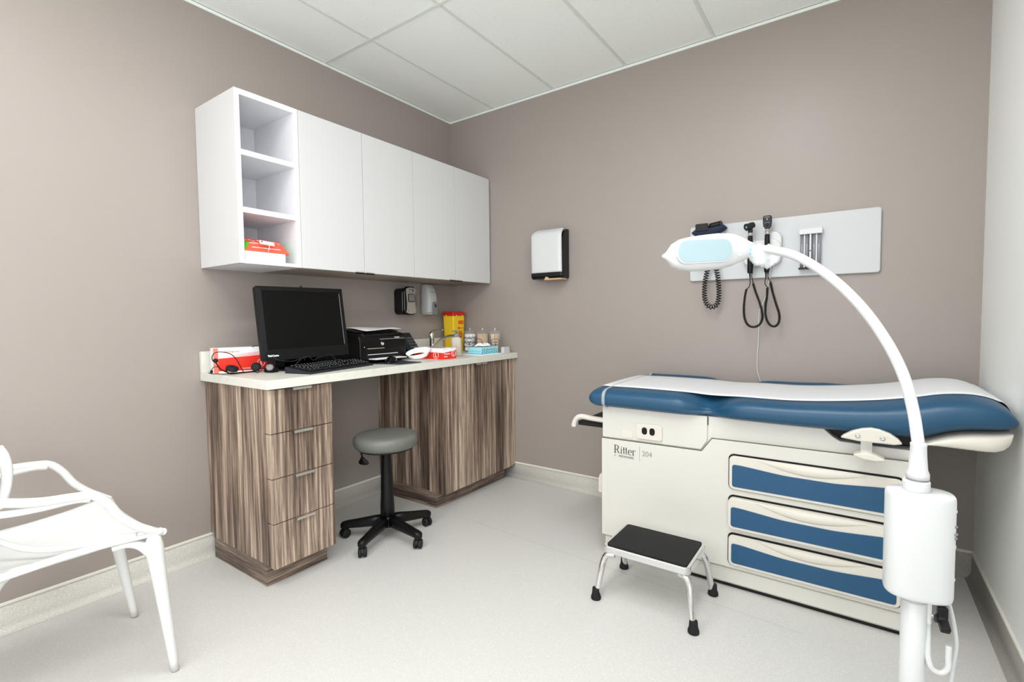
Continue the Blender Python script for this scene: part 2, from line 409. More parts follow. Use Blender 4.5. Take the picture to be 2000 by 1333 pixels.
# coved vinyl skirting: profile runs from the wall down to the floor in a curve
hb = .105
def cove(fn, a, b, mcap=True):
    pr = [(0, hb), (.004, hb), (.005, .03)] + [(.005+.024*(1-math.cos(t)), .03-.029*math.sin(t)) for t in [PI/2*k/6 for k in range(1, 7)]] + [(.029, .0005), (0, .0005)]
    m = MB(); m.prism(pr, fn, a, b, smooth=True); return m
def capm(fn, a, b): return MB().prism([(0, hb), (.007, hb), (.007, hb+.007), (.003, hb+.010), (0, hb+.010)], fn, a, b)
for nm, fn, a, b in (('left', lambda p, q, d: (p, d, q), -RL, 0), ('back', lambda p, q, d: (d, -p, q), 0, RW),
                     ('right', lambda p, q, d: (RW-p, d, q), -RL, 0), ('front', lambda p, q, d: (d, -RL+p, q), 0, RW)):
    o = struct('baseboard_'+nm, cove(fn, a, b), M['cove'])
    obj('cap_strip', capm(fn, a, b), M['cap'], o)
# ------------------------------------------------------------------ wall cabinets
DU, ZU0, ZU1 = .3787, 1.4125, 2.1663
Y = [-1.797, -1.5033, -1.1324, -.7631, -.390, -.0111]
FT = .018
r = root('open_shelf_cabinet', (DU/2, (Y[0]+Y[1])/2, ZU0), 'white open-fronted shelf cabinet at the left end of the wall cabinets', 'cabinet')
y0, y1 = Y[0], Y[1]-.001
obj('side_panel', MB().box(.002, DU, y0, y0+.022, ZU0, ZU1), M['melamine'], r, bevel=.001)
obj('side_panel', MB().box(.002, DU, y1-.022, y1, ZU0, ZU1), M['shelf_lit'], r, bevel=.001)
obj('top_panel', MB().box(.002, DU, y0+.022, y1-.022, ZU1-.024, ZU1), M['shelf_lit'], r)
obj('bottom_panel', MB().box(.002, DU, y0+.022, y1-.022, ZU0, ZU0+.016), M['shelf_lit'], r)
obj('back_panel', MB().box(.002, .014, y0+.022, y1-.022, ZU0+.016, ZU1-.024), M['shelf_lit'], r)
for z in (1.898, 1.648):
    obj('shelf', MB().box(.014, DU-.002, y0+.022, y1-.022, z-.012, z+.012), M['shelf_lit'], r, bevel=.001)
for k, (a, b, lab) in enumerate(((1, 3, 'white two-door wall cabinet next to the open shelves'), (3, 5, 'white two-door wall cabinet against the back wall corner'))):
    ya, yb = Y[a], Y[b]
    r = root('wall_cabinet', (DU/2, (ya+yb)/2, ZU0), lab, 'cabinet', 'white wall cabinets')
    obj('carcass', MB().box(.002, DU-.021, ya+.001, yb-.001, ZU0+.004, ZU1), M['melamine'], r)
    obj('bottom_panel', MB().box(.002, DU-.021, ya+.001, yb-.001, ZU0-.001, ZU0+.0035), M['under'], r)
    ym = Y[a+1]
    for s, (p, q) in enumerate(((ya, ym), (ym, yb))):
        d = obj('door', MB().box(DU-.019, DU, p+.0015, q-.0015, ZU0, ZU1), M['melamine'], r, bevel=.0008, seg=1)
        hy0, hy1 = (q-.062, q-.004) if s == 0 else (p+.004, p+.062)
        obj('pull', MB().box(DU-.010, DU+.004, hy0, hy1, ZU0-.007, ZU0-.0008).box(DU+.0015, DU+.004, hy0, hy1, ZU0-.007, ZU0+.004), M['alu'], d)
# ------------------------------------------------------------------ worktop
DC, ZC0, ZC1, YC0 = .6101, .871, .910, -1.8215
r = root('countertop', (DC/2, YC0/2, ZC0), 'off-white laminate countertop spanning both wood-grain base cabinets', 'countertop')
obj('worktop', MB().box(.002, DC, YC0, -.002, ZC0, ZC1), M['worktop'], r, bevel=.002)
obj('backsplash', MB().box(.002, .022, YC0, -.024, ZC1+.0003, 1.012), M['worktop'], r, bevel=.001, label='low upstand along the taupe left wall')
# ------------------------------------------------------------------ drawer pedestal
DB = .5845; YA, YB_ = -1.8005, -1.4997; ZB0, ZB1 = .095, .868
r = root('drawer_cabinet', (DB/2, (YA+YB_)/2, 0), 'walnut-look pedestal of four drawers under the left end of the countertop', 'cabinet')
bd = MB().prism([(.031, .1), (.031, .118), (.004, .118), (.004, ZB1), (DB-.045, ZB1), (DB-.045, .1)], lambda p, q, d: (p, d, q), YA, YB_)
obj('carcass', bd, M['wood_v'], r)
obj('toe_kick', MB().box(.032, .5136, YA+.002, YB_-.004, .001, .0995), M['wood_h'], r)
zs = [.0929, .2895, .4835, .677, .866]
for k in range(4):
    d = obj('drawer', MB().box(DB-.044, DB, YA+.001, YB_-.001, zs[k]+.0018, zs[k+1]-.0018), M['wood_v'], r, bevel=.0006, seg=1)
    obj('pull', MB().box(DB-.02, DB+.016, -1.700, -1.612, zs[k+1]-.0012, zs[k+1]+.0006).box(DB+.014, DB+.016, -1.700, -1.612, zs[k+1]-.010, zs[k+1]-.0012), M['alu'], d)
# ------------------------------------------------------------------ two-door base cabinet in the corner
YR = -.7525
r = root('base_cabinet', (DB/2, YR/2, 0), 'walnut-look two-door base cabinet filling the corner by the back wall', 'cabinet')
bd = MB().prism([(.031, .1), (.031, .118), (.004, .118), (.004, ZB1), (DB-.045, ZB1), (DB-.045, .1)], lambda p, q, d: (p, d, q), YR, -.031)
obj('carcass', bd, M['wood_v'], r)
obj('toe_kick', MB().box(.032, .5136, YR+.002, -.04, .001, .0995), M['wood_h'], r)
for p, q in ((YR, -.395), (-.395, -.032)):
    d = obj('door', MB().box(DB-.044, DB, p+.0014, q-.0014, ZB0, ZB1-.002), M['wood_v'], r, bevel=.0006, seg=1)
    hy = (-.452, -.402) if q < -.3 else (-.392, -.342)
    obj('pull', MB().box(DB-.02, DB+.016, hy[0], hy[1], ZB1-.0018, ZB1+.0002).box(DB+.014, DB+.016, hy[0], hy[1], ZB1-.010, ZB1-.0018), M['alu'], d)
obj('filler_strip', MB().box(DB-.021, DB-.001, -.0315, -.003, .1, ZB1), M['wood_v'], r)
# ------------------------------------------------------------------ examination table
tb = root('exam_table', (2.17, -.38, 0), 'off-white examination table with blue cushion and three blue drawers along the back wall', 'examination table')
YF = -.70
low = [(1.583, .094), (2.755, .094), (2.755, .643), (2.092, .636), (2.050, .576), (1.583, .572)]
obj('lower_body', MB().prism(low, XZ, YF, -.07), M['offwhite'], tb, bevel=.004)
upb = [(1.590, .50), (2.752, .50), (2.752, .680), (2.545, .684), (2.520, .700), (2.490, .7285), (1.590, .7285)]
obj('upper_body', MB().prism(upb, XZ, YF+.012, -.08), M['offwhite'], tb, bevel=.003)
obj('end_moulding', MB().prism([(1.587, .577), (2.046, .581), (2.072, .622), (2.072, .728), (1.587, .728)], XZ, YF+.004, YF+.014), M['offwhite'], tb, bevel=.002)
obj('base', MB().box(1.60, 2.742, -.676, -.09, .014, .0935), M['warmgrey'], tb, bevel=.003)
obj('base_skirt', MB().prism([(-.682, .020), (-.688, .026), (-.688, .085), (-.676, .092), (-.676, .020)], YZ, 1.598, 2.745), M['offwhite'], tb)
obj('floor_strip', MB().box(1.61, 2.736, -.672, -.10, .0005, .0135), M['rubber'], tb)
obj('cushion_gap_shade', MB().box(2.50, 2.78, -.64, -.16, .684, .722), M['black'], tb, bevel=.004)  # black box stands for the darkness in the gap under the cushion
sm = MB()
def ribbon(pl, w=.0013):
    for (xa, za), (xb, zb) in zip(pl, pl[1:]):
        d = Vector((xb-xa, zb-za)).normalized(); n_ = Vector((-d.y, d.x))*w
        sm.prism([(xa+n_.x, za+n_.y), (xa-n_.x, za-n_.y), (xb-n_.x, zb-n_.y), (xb+n_.x, zb+n_.y)], XZ, YF-.0006, YF+.0034)
ribbon([(1.585, .5735), (2.050, .5775), (2.092, .6375), (2.754, .6445)])
obj('panel_step_shade', sm, M['step_shade'], tb)
obj('edge_seam', MB().box(1.6165, 1.6177, YF-.0004, YF+.0002, .10, .5725), M['warmgrey'], tb)
obj('cover_joint', MB().box(2.0725, 2.0750, YF+.006, YF+.0115, .690, .727), M['black'], tb)
obj('corner_seam', MB().box(1.6585, 1.6600, YF+.0032, YF+.0042, .64, .728), M['warmgrey'], tb)
# three drawers: black sheet painted in for the shadow gap, off-white front with a handle bulge, blue inset
def blue_poly(x0, x1, zb, zt, sag):
    r = .010; n = 6; out = []
    for cx, cz, a in ((x1-r, zb+r, -PI/2),): out += [(cx+r*math.cos(a+PI/2*k/n), cz+r*math.sin(a+PI/2*k/n)) for k in range(n+1)]
    out += [(x1-r+r*math.cos(PI/2*k/n), zt-r+r*math.sin(PI/2*k/n)) for k in range(n+1)]
    for k in range(1, 24):
        t = k/24; x = lerp(x1-r, x0+r, t); s = math.sin(PI*t); out.append((x, zt-sag*max(0, min(1, s*1.25-.12))**1.3))
    out += [(x0+r+r*math.cos(PI/2+PI/2*k/n), zt-r+r*math.sin(PI/2+PI/2*k/n)) for k in range(n+1)]
    out += [(x0+r+r*math.cos(PI+PI/2*k/n), zb+r+r*math.sin(PI+PI/2*k/n)) for k in range(n+1)]
    return out
for k, (z0, z1, pull) in enumerate(((.436, .577, 0), (.274, .404, .018), (.112, .243, 0))):
    x0, x1 = 2.164, 2.733
    obj('drawer_gap_shade', MB().prism(rr(x0-.004, x1+.004, z0-.003, z1+.007, .022), XZ, YF-.0015, YF-.0002), M['black'], tb)
    d = obj('drawer', MB().prism(rr(x0, x1, z0, z1, .02), XZ, YF-.010-pull, YF-.0016), M['offwhite2'], tb, bevel=.003)
    obj('drawer_inset', MB().prism(blue_poly(x0+.012, x1-.012, z0+.012, z1-.036, .014), XZ, YF-.0125-pull, YF-.0101-pull), M['bluepanel'], d, bevel=.0008, seg=1, label='blue panel')
    def grip(u, v, zt=z1, pl=pull):
        x = lerp(2.27, 2.63, u); s = math.sin(PI*u)
        return Vector((x, YF-.0102-pl-.0045*s**1.5*math.sin(PI*v)-.0002, zt-.004-.036*v*(.02+.98*s)))
    obj('drawer_grip', MB().sheet(grip, 20, 8, th=.0006), M['offwhite2'], d)
# power outlet, small cover
o = obj('outlet_plate', MB().prism(rr(1.758, 1.880, .592, .664, .012), XZ, YF-.004, YF+.0038), M['offwhite2'], tb, bevel=.003)
for cx in (1.799, 1.835):
    obj('receptacle', MB().prism(ell(cx, .632, .0125, .0165, 20, 2.6), XZ, YF-.0055, YF-.0042), M['blackgloss'], o, label='black socket')
obj('cover_plate', MB().prism(rr(1.683, 1.742, .586, .622, .006), XZ, YF+.0015, YF+.0038), M['offwhite2'], tb, bevel=.001)
# badge lettering "Ritter by MIDMARK | 204"
def glyph(mb, F, strokes):
    for (x0, y0, x1, y1, w) in strokes:
        d = Vector((x1-x0, y1-y0)); L = d.length; d /= L; n = Vector((-d.y, d.x))*w/2
        q = [(x0+n.x, y0+n.y), (x0-n.x, y0-n.y), (x1-n.x, y1-n.y), (x1+n.x, y1+n.y)]
        mb.add([F(a, b, 0) for a, b in q]+[F(a, b, .0003) for a, b in q], [(0,1,2,3),(7,6,5,4),(0,4,5,1),(1,5,6,2),(2,6,7,3),(3,7,4,0)])
def arc(cx, cy, a, b, t0, t1, w, n=10, thin=.35):
    out = []
    for k in range(n):
        u0 = math.radians(lerp(t0, t1, k/n)); u1 = math.radians(lerp(t0, t1, (k+1)/n))
        um = (u0+u1)/2; ww = w*(thin+(1-thin)*abs(math.cos(um)))
        out.append((cx+a*math.cos(u0), cy+b*math.sin(u0), cx+a*math.cos(u1), cy+b*math.sin(u1), ww))
    return out
lt = MB(); h = .038; w = .0058; th = .0016
def F1(p, q, d): return (1.648+p, YF-.0006-d, .508+q)
st = [(.006, 0, .006, h, w), (0, 0, .013, 0, th), (0, h, .012, h, th), (.006, h, .014, h, th), (.008, h*.48, .014, h*.48, th)]
st += arc(.014, h*.74, .0085, h*.255, -90, 90, w*.95)
st += [(.0145, h*.48, .0255, .001, w*.9), (.0235, .0008, .0295, .0008, th)]
x = .033
st += [(x+.004, 0, x+.004, h*.62, w*.8), (x, 0, x+.009, 0, th), (x, h*.61, x+.005, h*.61, th), (x+.0025, h*.83, x+.0065, h*.83, .0044)]
for x in (.046, .058):
    st += [(x+.0035, .003, x+.0035, h*.86, w*.8), (x-.001, h*.61, x+.0076, h*.61, .0026)] + arc(x+.0065, .0035, .003, .0035, 180, 300, w*.5, 5)
x = .071
st += arc(x+.009, h*.31, .008, h*.32, 5, 310, w*.9, 16, .25) + [(x+.002, h*.34, x+.0168, h*.34, th)]
x = .092
st += [(x+.0035, 0, x+.0035, h*.62, w*.85), (x, 0, x+.009, 0, th), (x, h*.61, x+.0045, h*.61, th)] + arc(x+.010, h*.44, .0062, h*.18, 150, 50, w*.6, 6) + [(x+.0128, h*.56, x+.0158, h*.56, .004)]
glyph(lt, F1, st); obj('lettering', lt, M['ink'], tb)
text('lettering', 'by', .010, (1.650, YF-.0006, .494), (1, 0, 0), (0, 0, 1), M['ink_pale'], tb)
text('lettering', 'MIDMARK', .0135, (1.672, YF-.0006, .491), (1, 0, 0), (0, 0, 1), M['ink'], tb, sx=1.25)
obj('badge_rule', MB().box(1.7745, 1.7757, YF-.001, YF-.0004, .486, .556), M['ink_pale'], tb)
text('lettering', '204', .034, (1.786, YF-.0006, .513), (1, 0, 0), (0, 0, 1), M['ink_pale'], tb, sx=.95)
# foot end: instrument tray bar and lower pull
bar = cr([(1.600, -.665, .650), (1.52, -.665, .652), (1.462, -.665, .656), (1.436, -.665, .648), (1.420, -.665, .628), (1.413, -.665, .600)], 6)
obj('step_arm', MB().tube(bar, .014, 14, flat=.95), M['offwhite2'], tb)
bar2 = [Vector((p.x, -.13, p.z)) for p in bar]
obj('step_arm', MB().tube(bar2, .014, 14), M['offwhite2'], tb)
obj('step_tread', MB().box(1.43, 1.588, -.65, -.145, .607, .628), M['rubber'], tb, bevel=.003, label='black ribbed tread')
obj('pelvic_drawer_pull', MB().prism([(1.5825, .385), (1.566, .385), (1.550, .372), (1.545, .355), (1.543, .285), (1.552, .280), (1.572, .283), (1.5825, .30)], XZ, -.655, -.12), M['offwhite2'], tb, bevel=.004)
# cushion
CY = -.395
ZT = [(1.53, .820), (1.75, .822), (1.97, .820), (2.08, .815), (2.20, .818), (2.37, .819), (2.50, .828), (2.65, .846), (2.755, .866), (2.83, .883), (2.90, .888), (2.95, .880), (2.985, .862), (3.012, .842)]
ZB = [(1.53, .716), (2.0, .714), (2.08, .716), (2.5, .715), (2.75, .716), (2.80, .727), (2.83, .742), (2.86, .753), (2.90, .762), (2.95, .768), (3.012, .774)]
XL, XR = 1.533, 3.012
def cush(x, t, notch=True, grow=0.):
    """cross-section point; t angle 0..2pi"""
    zt, zb = sinterp(ZT, x), sinterp(ZB, x)
    e = 1.0
    dl = (x-XL)/.05
    if dl < 1: e = max(0, 1-(1-max(0, dl))**3.2)**(1/3.2)
    hw = .352+.006*max(0, min(1, (x-2.5)/.3))
    if dl < 1: hw *= .93+.07*e
    dr = (XR-x)/.10
    if dr < 1: hw *= .86+.14*math.sqrt(max(0, 1-(1-max(0, dr))**2))
    zc, hz = (zt+zb)/2, (zt-zb)/2*max(e, .02)
    if dr < .60: hz *= max(0.0004, 1-(1-max(0, dr/.60))**3.2)**(1/3.2)
    g = math.exp(-((x-2.078)/.070)**2) if notch else 0
    c, s = math.cos(t), math.sin(t)
    ey = .48; ez = .60
    yy = math.copysign(abs(c)**ey, c); zz = math.copysign(abs(s)**ez, s)
    side = max(0, abs(yy)-.45)/.55
    y = CY+yy*(hw-.062*g*(1 if s > -.2 else .6))
    z = zc+zz*hz
    if zz > 0: z -= .044*g*side*min(1, zz*1.5)
    if s > 0:
        d_ = abs(y-CY); lobe = (1-g)**2*max(0, min(1, (2.62-x)/.15))*max(0, min(1, (x-1.56)/.06))
        z += (.019 if y > CY else .004)*lobe*math.exp(-((d_-.318)/.026)**2)
    return Vector((x, y+math.copysign(grow, yy) if grow and abs(yy) > .9 else y, z+grow*(1 if zz > 0 else -1)))
NT = 72
xsx = [XL+.0003, XL+.002, XL+.006, XL+.012, XL+.02, XL+.03, XL+.042, XL+.055] + [1.60+.02*k for k in range(1, 67)]
xsx = [x for x in xsx if x < XR-.075] + [XR-.07, XR-.055, XR-.042, XR-.032, XR-.023, XR-.015, XR-.009, XR-.004, XR-.0006]
mb = MB(); mb.rings([[cush(x, 2*PI*k/NT) for k in range(NT)] for x in xsx])
obj('cushion', mb, M['blue'], tb)
# off-white shell below the head of the cushion
sh = []
for x in [2.775, 2.79, 2.81, 2.84, 2.87, 2.90, 2.93, 2.955, 2.975, 2.988, 2.994, 2.997]:
    zt = sinterp([(2.775, .7195), (2.80, .732), (2.83, .747), (2.86, .758), (2.90, .767), (2.95, .773), (3.0, .779)], x)
    zb = sinterp([(2.775, .7165), (2.84, .712), (2.90, .708), (2.955, .708), (2.975, .715), (2.988, .729), (2.994, .745), (2.997, .764)], x)
    hw = .357-.03*max(0, (x-2.93)/.066)**2
    ring = []
    for p, q in ell(0, 0, 1, 1, 40, 6): ring.append((x, CY+p*hw, lerp(zb, zt, (q+1)/2)))
    sh.append(ring)
obj('head_shell', MB().rings(sh), M['offwhite2'], tb)
# stirrup knob guard with screws and paddle
cg = [(2.546, .714), (2.556, .725), (2.58, .742), (2.61, .755), (2.635, .760), (2.66, .757), (2.69, .745), (2.712, .729), (2.724, .7135), (2.70, .708), (2.60, .708)]
g = obj('side_guard', MB().prism(cg, XZ, -.765, -.735), M['offwhite2'], tb, bevel=.006, seg=3)
for x in (2.598, 2.668): obj('screw', MB().lathe([(.0075, 0), (.0075, .002), (.004, .003), (.003, .0025), (0, .0025)], (x, -.7655, .728), 16, (0, -1, 0)), M['steel'], g)
g2 = obj('bracket', MB().box(2.607, 2.640, -.752, -.747, .668, .712).box(2.607, 2.640, -.752, -.70, .666, .669), M['steel'], tb, label='bent steel bracket')
pd = MB().prism([(2.585, .6635), (2.60, .670), (2.625, .673), (2.65, .669), (2.672, .659), (2.678, .653), (2.65, .648), (2.615, .650), (2.59, .658)], XZ, -.785, -.742)
obj('release_paddle', pd, M['offwhite2'], tb, bevel=.004, seg=3)
# clear hold-down strap near the foot end
def strap(u, v):
    x = 1.606+.016*v; t = lerp(-.62, PI+.62, u); return cush(x, t, False, .0025)
obj('hold_down_strap', MB().sheet(strap, 90, 2, th=-.0008), M['strap'], tb, label='clear plastic strap over the paper')
obj('strap_stud', MB().ball((1.612, -.703, .7225), .005, n=10), M['steel'], tb)
# paper sheet over the cushion, folded down over both ends
def papz(x, y):
    best = None
    zt = sinterp(ZT, x); zb = sinterp(ZB, x); zc, hz = (zt+zb)/2, (zt-zb)/2
    yy = min(.985, abs(y-CY)/.352); c = yy**(1/.48); s = math.sqrt(max(0, 1-c*c))
    return zc+hz*s**.60
def paper(u, v):
    y = lerp(-.645, -.115, v)
    x = lerp(1.548, 3.004, u)
    return Vector((x, y, max(papz(x, y), .0)+.0022))
prof = []
n = 90
for i in range(n+1):
    x = lerp(1.556, 2.995, i/n); prof.append((x, None))
def paper2(u, v):
    y = lerp(-.645, -.115, v); s = u*1.12-.04
    # end drops
    if u < .035:
        k = 1-u/.035; return Vector((1.566-.044*math.sin(k*PI/2), y, papz(1.566, y)+.0022-.060*(1-math.cos(k*PI/2))-.012*k))
    if u > .95:
        k = (u-.95)/.05; return Vector((2.972+.041*math.sin(k*PI/2), y, papz(2.972, y)+.0022-.085*(1-math.cos(k*PI/2))))
    x = lerp(1.566, 2.972, (u-.035)/.915); return Vector((x, y, papz(x, y)+.0022))
solo('table_paper', MB().sheet(paper2, 140, 12, th=-.0006), M['exam_paper'], 'white paper sheet laid along the blue examination table cushion', 'paper sheet')
# point seen at a pixel of the 2000x1333 frame, on a plane of the room (used to read positions off the photograph)
def P(u, v, x=None, y=None, z=None, d=None):
    r = FW+RT*(u-1000)/_F-UP*(v-666.5)/_F
    t = d if d is not None else (x-CAM.x)/r.x if x is not None else (y-CAM.y)/r.y if y is not None else (z-CAM.z)/r.z
    return CAM+r*t
# ------------------------------------------------------------------ step stool
st = root('step_stool', (1.926, -.925, 0), 'chrome step stool with black rubber tread in front of the examination table', 'step stool')
x0, x1, y0, y1, zt = 1.748, 2.098, -1.052, -.795, .222
obj('platform', MB().prism(rr(x0, x1, y0, y1, .022), XY, zt-.030, zt-.002), M['chrome'], st, bevel=.002)
obj('tread_mat', MB().prism(rr(x0+.014, x1-.014, y0+.013, y1-.013, .012), XY, zt-.0018, zt+.003), M['rubber'], st, bevel=.001)
obj('under_frame', MB().box(x0+.02, x1-.02, y0+.02, y1-.02, zt-.034, zt-.0305), M['steel'], st)
for sx, fx, px in ((-1, 1.732, x0+.045), (1, 2.121, x1-.045)):
    for sy, fy, py in ((-1, -1.077, y0+.012), (1, -.780, y1-.012)):
        pts = cr([(px, py-sy*.012, zt-.040), (px+sx*.028, py-sy*.004, zt-.044), (px+sx*.042, py, zt-.066), (lerp(px+sx*.042, fx, .35), lerp(py, fy, .35), .115), (fx-sx*.002, fy, .012)], 8)
        lg = obj('leg', MB().tube(pts, .0125, 16), M['chrome'], st)
        obj('rubber_foot', MB().lathe([(.0145, .046), (.0150, .040), (.0165, .022), (.0205, .010), (.0205, .002), (.018, 0)], (fx, fy, 0), 20), M['rubber'], lg)
# ------------------------------------------------------------------ rolling stool
cx, cy = .570, -1.175
so = root('rolling_stool', (cx, cy, 0), 'round grey-cushioned rolling stool on a black five-star base in the knee space', 'stool')
obj('seat', MB().lathe([(0, .487), (.135, .487), (.150, .489), (.158, .497), (.1655, .512), (.167, .530), (.163, .545), (.152, .5545), (.13, .559), (.08, .561), (0, .562)], (cx, cy, 0), 56), M['stool_vinyl'], so)
obj('seat_plate', MB().lathe([(.142, .480), (.146, .487)], (cx, cy, 0), 40), M['black'], so)
obj('column', MB().lathe([(.026, .10), (.0365, .105), (.0365, .17), (.0325, .24), (.0315, .30), (.0245, .44), (.0265, .455), (.0265, .480)], (cx, cy, 0), 28), M['black'], so)
lv = cr([(cx-.02, cy-.005, .474), (cx-.115, cy-.066, .470), (cx-.118, cy-.068, .455), (cx-.114, cy-.066, .430)], 6)
le = obj('height_lever', MB().tube(lv, .0045, 10), M['black'], so)
obj('lever_paddle', MB().rings([[P_ for P_ in [Vector((cx-.114, cy-.066, .430))+RT*(.0045+w)*math.cos(a)+FW*(.006)*math.sin(a)+Vector((0, 0, -h))+RT*h*.25 for a in [2*PI*k/14 for k in range(14)]]] for h, w in ((0, 0), (.012, .008), (.024, .020), (.032, .024), (.040, .020), (.044, .008))]), M['black'], le)
obj('hub', MB().lathe([(.036, .062), (.045, .066), (.046, .09), (.040, .115), (.034, .12)], (cx, cy, 0), 28), M['black'], so)
def caster(parent, px, py, ang):
    ax = Vector((math.cos(ang), math.sin(ang), 0)); R_ = .024
    root_ = None
    c = Vector((px, py, R_))
    m = MB()
    for s in (-1, 1):
        m.lathe([(.004, s*.004), (R_-.002, s*.004), (R_, s*.006), (R_, s*.017), (R_-.003, s*.020), (.010, s*.0215), (0, s*.0215)], c, 28, ax)
    w = obj('caster', m, M['rubber'], parent)
    f = Vector((-ax.y, ax.x, 0))
    hood = []
    for k in range(13):
        a = PI*k/12-.15
        hood.append(c+f*math.cos(a)*(R_+.003)+Vector((0, 0, 1))*math.sin(a)*(R_+.003))
    m2 = MB(); m2.rings([[p+ax*.0035 for p in hood]+[p*.92+c*.08+ax*.0035 for p in hood[::-1]], [p-ax*.0035 for p in hood]+[p*.92+c*.08-ax*.0035 for p in hood[::-1]]], smooth=False)
    m2.tube([c, c+Vector((0, 0, .050))], .006, 10)
    obj('caster_fork', m2, M['black'], w); return w
for k in range(5):
    a = math.radians(-.5+72*k); d = Vector((math.cos(a), math.sin(a), 0)); R0 = .228
    e = Vector((cx, cy, 0))+d*R0
    pth = [(.035, .092, .026, .028), (.08, .088, .023, .027), (.14, .080, .020, .024), (.20, .073, .018, .021), (.222, .070, .020, .020), (.242, .067, .018, .017), (.250, .065, .009, .010)]
    per = Vector((-d.y, d.x, 0)); rg = []
    for q, z, w, h in pth: rg.append([Vector((cx, cy, z))+d*q+per*p_*w+Vector((0, 0, q_*h)) for p_, q_ in ell(0, 0, 1, 1, 18, 3)])
    lg = obj('leg', MB().rings(rg), M['black'], so)
    obj('leg_cap', MB().lathe([(.015, .040), (.016, .055), (.013, .058)], (e.x, e.y, 0), 18), M['black'], lg)
    caster(so, e.x, e.y, math.radians(30+50*k))
# ------------------------------------------------------------------ white armchair at the left edge
ch = root('armchair', (.52, -2.45, 0), 'white moulded plastic armchair with looping backrest at the left edge', 'chair')
LEGR = [(.46, .027), (.40, .023), (.30, .0195), (.15, .0155), (.0, .0115)]
def leg(top, foot, r=LEGR):
    pts = []; rad = []
    T_ = Vector((top[0], top[1], .44))
    pts = [Vector(top)+Vector((0, 0, .006)), Vector(top), Vector(top).lerp(T_, .4)]; rad = [.009, .0165, .021]
    for k in range(13):
        t = k/12; p = T_.lerp(Vector(foot), t); pts.append(p); rad.append(interp(sorted([(z, q) for z, q in r]), p.z))
    m_ = MB().tube(pts, rad, 18); sx_ = -1 if top[0] > .52 else 1; sy_ = -1 if top[1] > -2.45 else 1
    m_.tube(cr([T_+Vector((0, 0, -.03)), T_+Vector((sx_*.012, sy_*.028, .008)), T_+Vector((sx_*.022, sy_*.060, .024)), T_+Vector((sx_*.030, sy_*.10, .022))], 6), [.016]*4+[.016-.0006*k for k in range(15)], 14)
    l = obj('leg', m_, M['chair'], ch)
    obj('glide', MB().lathe([(.010, 0.0002), (.0105, .003)], (foot[0], foot[1], 0), 16), M['grey'], l); return l
leg((.762, -2.283, .480), (.760, -2.240, .0032))
leg((.285, -2.268, .480), (.290, -2.206, .0032))
leg((.700, -2.650, .46), (.735, -2.735, .0032))
leg((.320, -2.650, .46), (.285, -2.725, .0032))
def seat(u, v):      # u across (0 left .. 1 right), v front..back
    w = interp([(0, .252), (.06, .250), (.16, .236), (.32, .213), (.55, .200), (1, .205)], v); x = .520+(u-.5)*2*w
    e = abs(u-.5)*2
    y = lerp(-2.262-.012*(1-e**3), -2.690, v)
    z = .478-.030*math.sin(PI*min(1, v*1.1))*(1-e**4)-.012*v+.008*(e**6)*(1-.3*v)+.035*max(0, v-.85)
    if v < .12: z -= .012*(1-v/.12)**2*(1-e**3)
    return Vector((x, y, z))
obj('seat', MB().sheet(seat, 36, 36, th=.011), M['chair'], ch)
for s, u in ((1, 1.0), (-1, 0.0)):
    ed = [seat(u, t/14)+Vector((0, 0, -.002)) for t in range(15)]
    obj('seat_rim', MB().tube(ed, [.011]+[.0075]*14, 12), M['chair'], ch)
    sk = []
    def apron(a, b, u=u, s=s):
        p = seat(u, a); dr = .022*math.sin(PI*min(1, max(0, (a-.02)*1.05)))**.8
        return Vector((p.x-s*.008*b-s*.03*b*b, p.y, p.z-.004-dr*b))
    obj('side_apron', MB().sheet(apron, 24, 5, th=.006), M['chair'], ch)
cs = cr([P(268, 1046, x=.755), P(225, 1054, x=.72), P(180, 1063, x=.68), P(130, 1071, x=.65), P(90, 1075, x=.625), P(50, 1073, x=.60), P(10, 1063, x=.58), P(-30, 1050, x=.57), P(-70, 1030, x=.57)], 6)
obj('seat_strand', MB().tube(cs, .0085, 12), M['chair'], ch)
obj('front_rim', MB().tube([seat(t/20, 0)+Vector((0, .002, -.004)) for t in range(21)], .011, 12), M['chair'], ch)
arm = [(.745, -2.652, .700), (.765, -2.600, .683), (.778, -2.540, .670), (.784, -2.475, .664), (.785, -2.432, .655), (.783, -2.400, .622), (.780, -2.370, .570), (.778, -2.330, .527), (.772, -2.296, .500), (.764, -2.272, .482)]
arm2 = [(.735, -2.665, .660), (.755, -2.600, .652), (.772, -2.540, .652), (.780, -2.475, .654), (.783, -2.440, .648)]
for nm, mirror in (('r', False), ('l', True)):
    f = (lambda p: (1.04-p[0]-.004, p[1]+.012, p[2])) if mirror else (lambda p: p)
    a = obj('arm', MB().tube(cr([f(p) for p in arm], 8), .0125, 14, flat=1.0), M['chair'], ch)
    obj('arm_strand', MB().tube(cr([f(p) for p in arm2], 8), .010, 12), M['chair'], a)
def band(pts, w, t, ch_name='backrest_loop'):
    pp = cr(pts, 8); m = MB(); rg = []
    for i, p in enumerate(pp):
        d = (pp[min(i+1, len(pp)-1)]-pp[max(i-1, 0)]).normalized(); nrm = Vector((0, 1, .18)).normalized(); s_ = d.cross(nrm).normalized()
        rg.append([p+s_*a*w+nrm*b*t for a, b in ell(0, 0, 1, 1, 14, 2.4)])
    m.rings(rg); return obj(ch_name, m, M['chair'], ch)
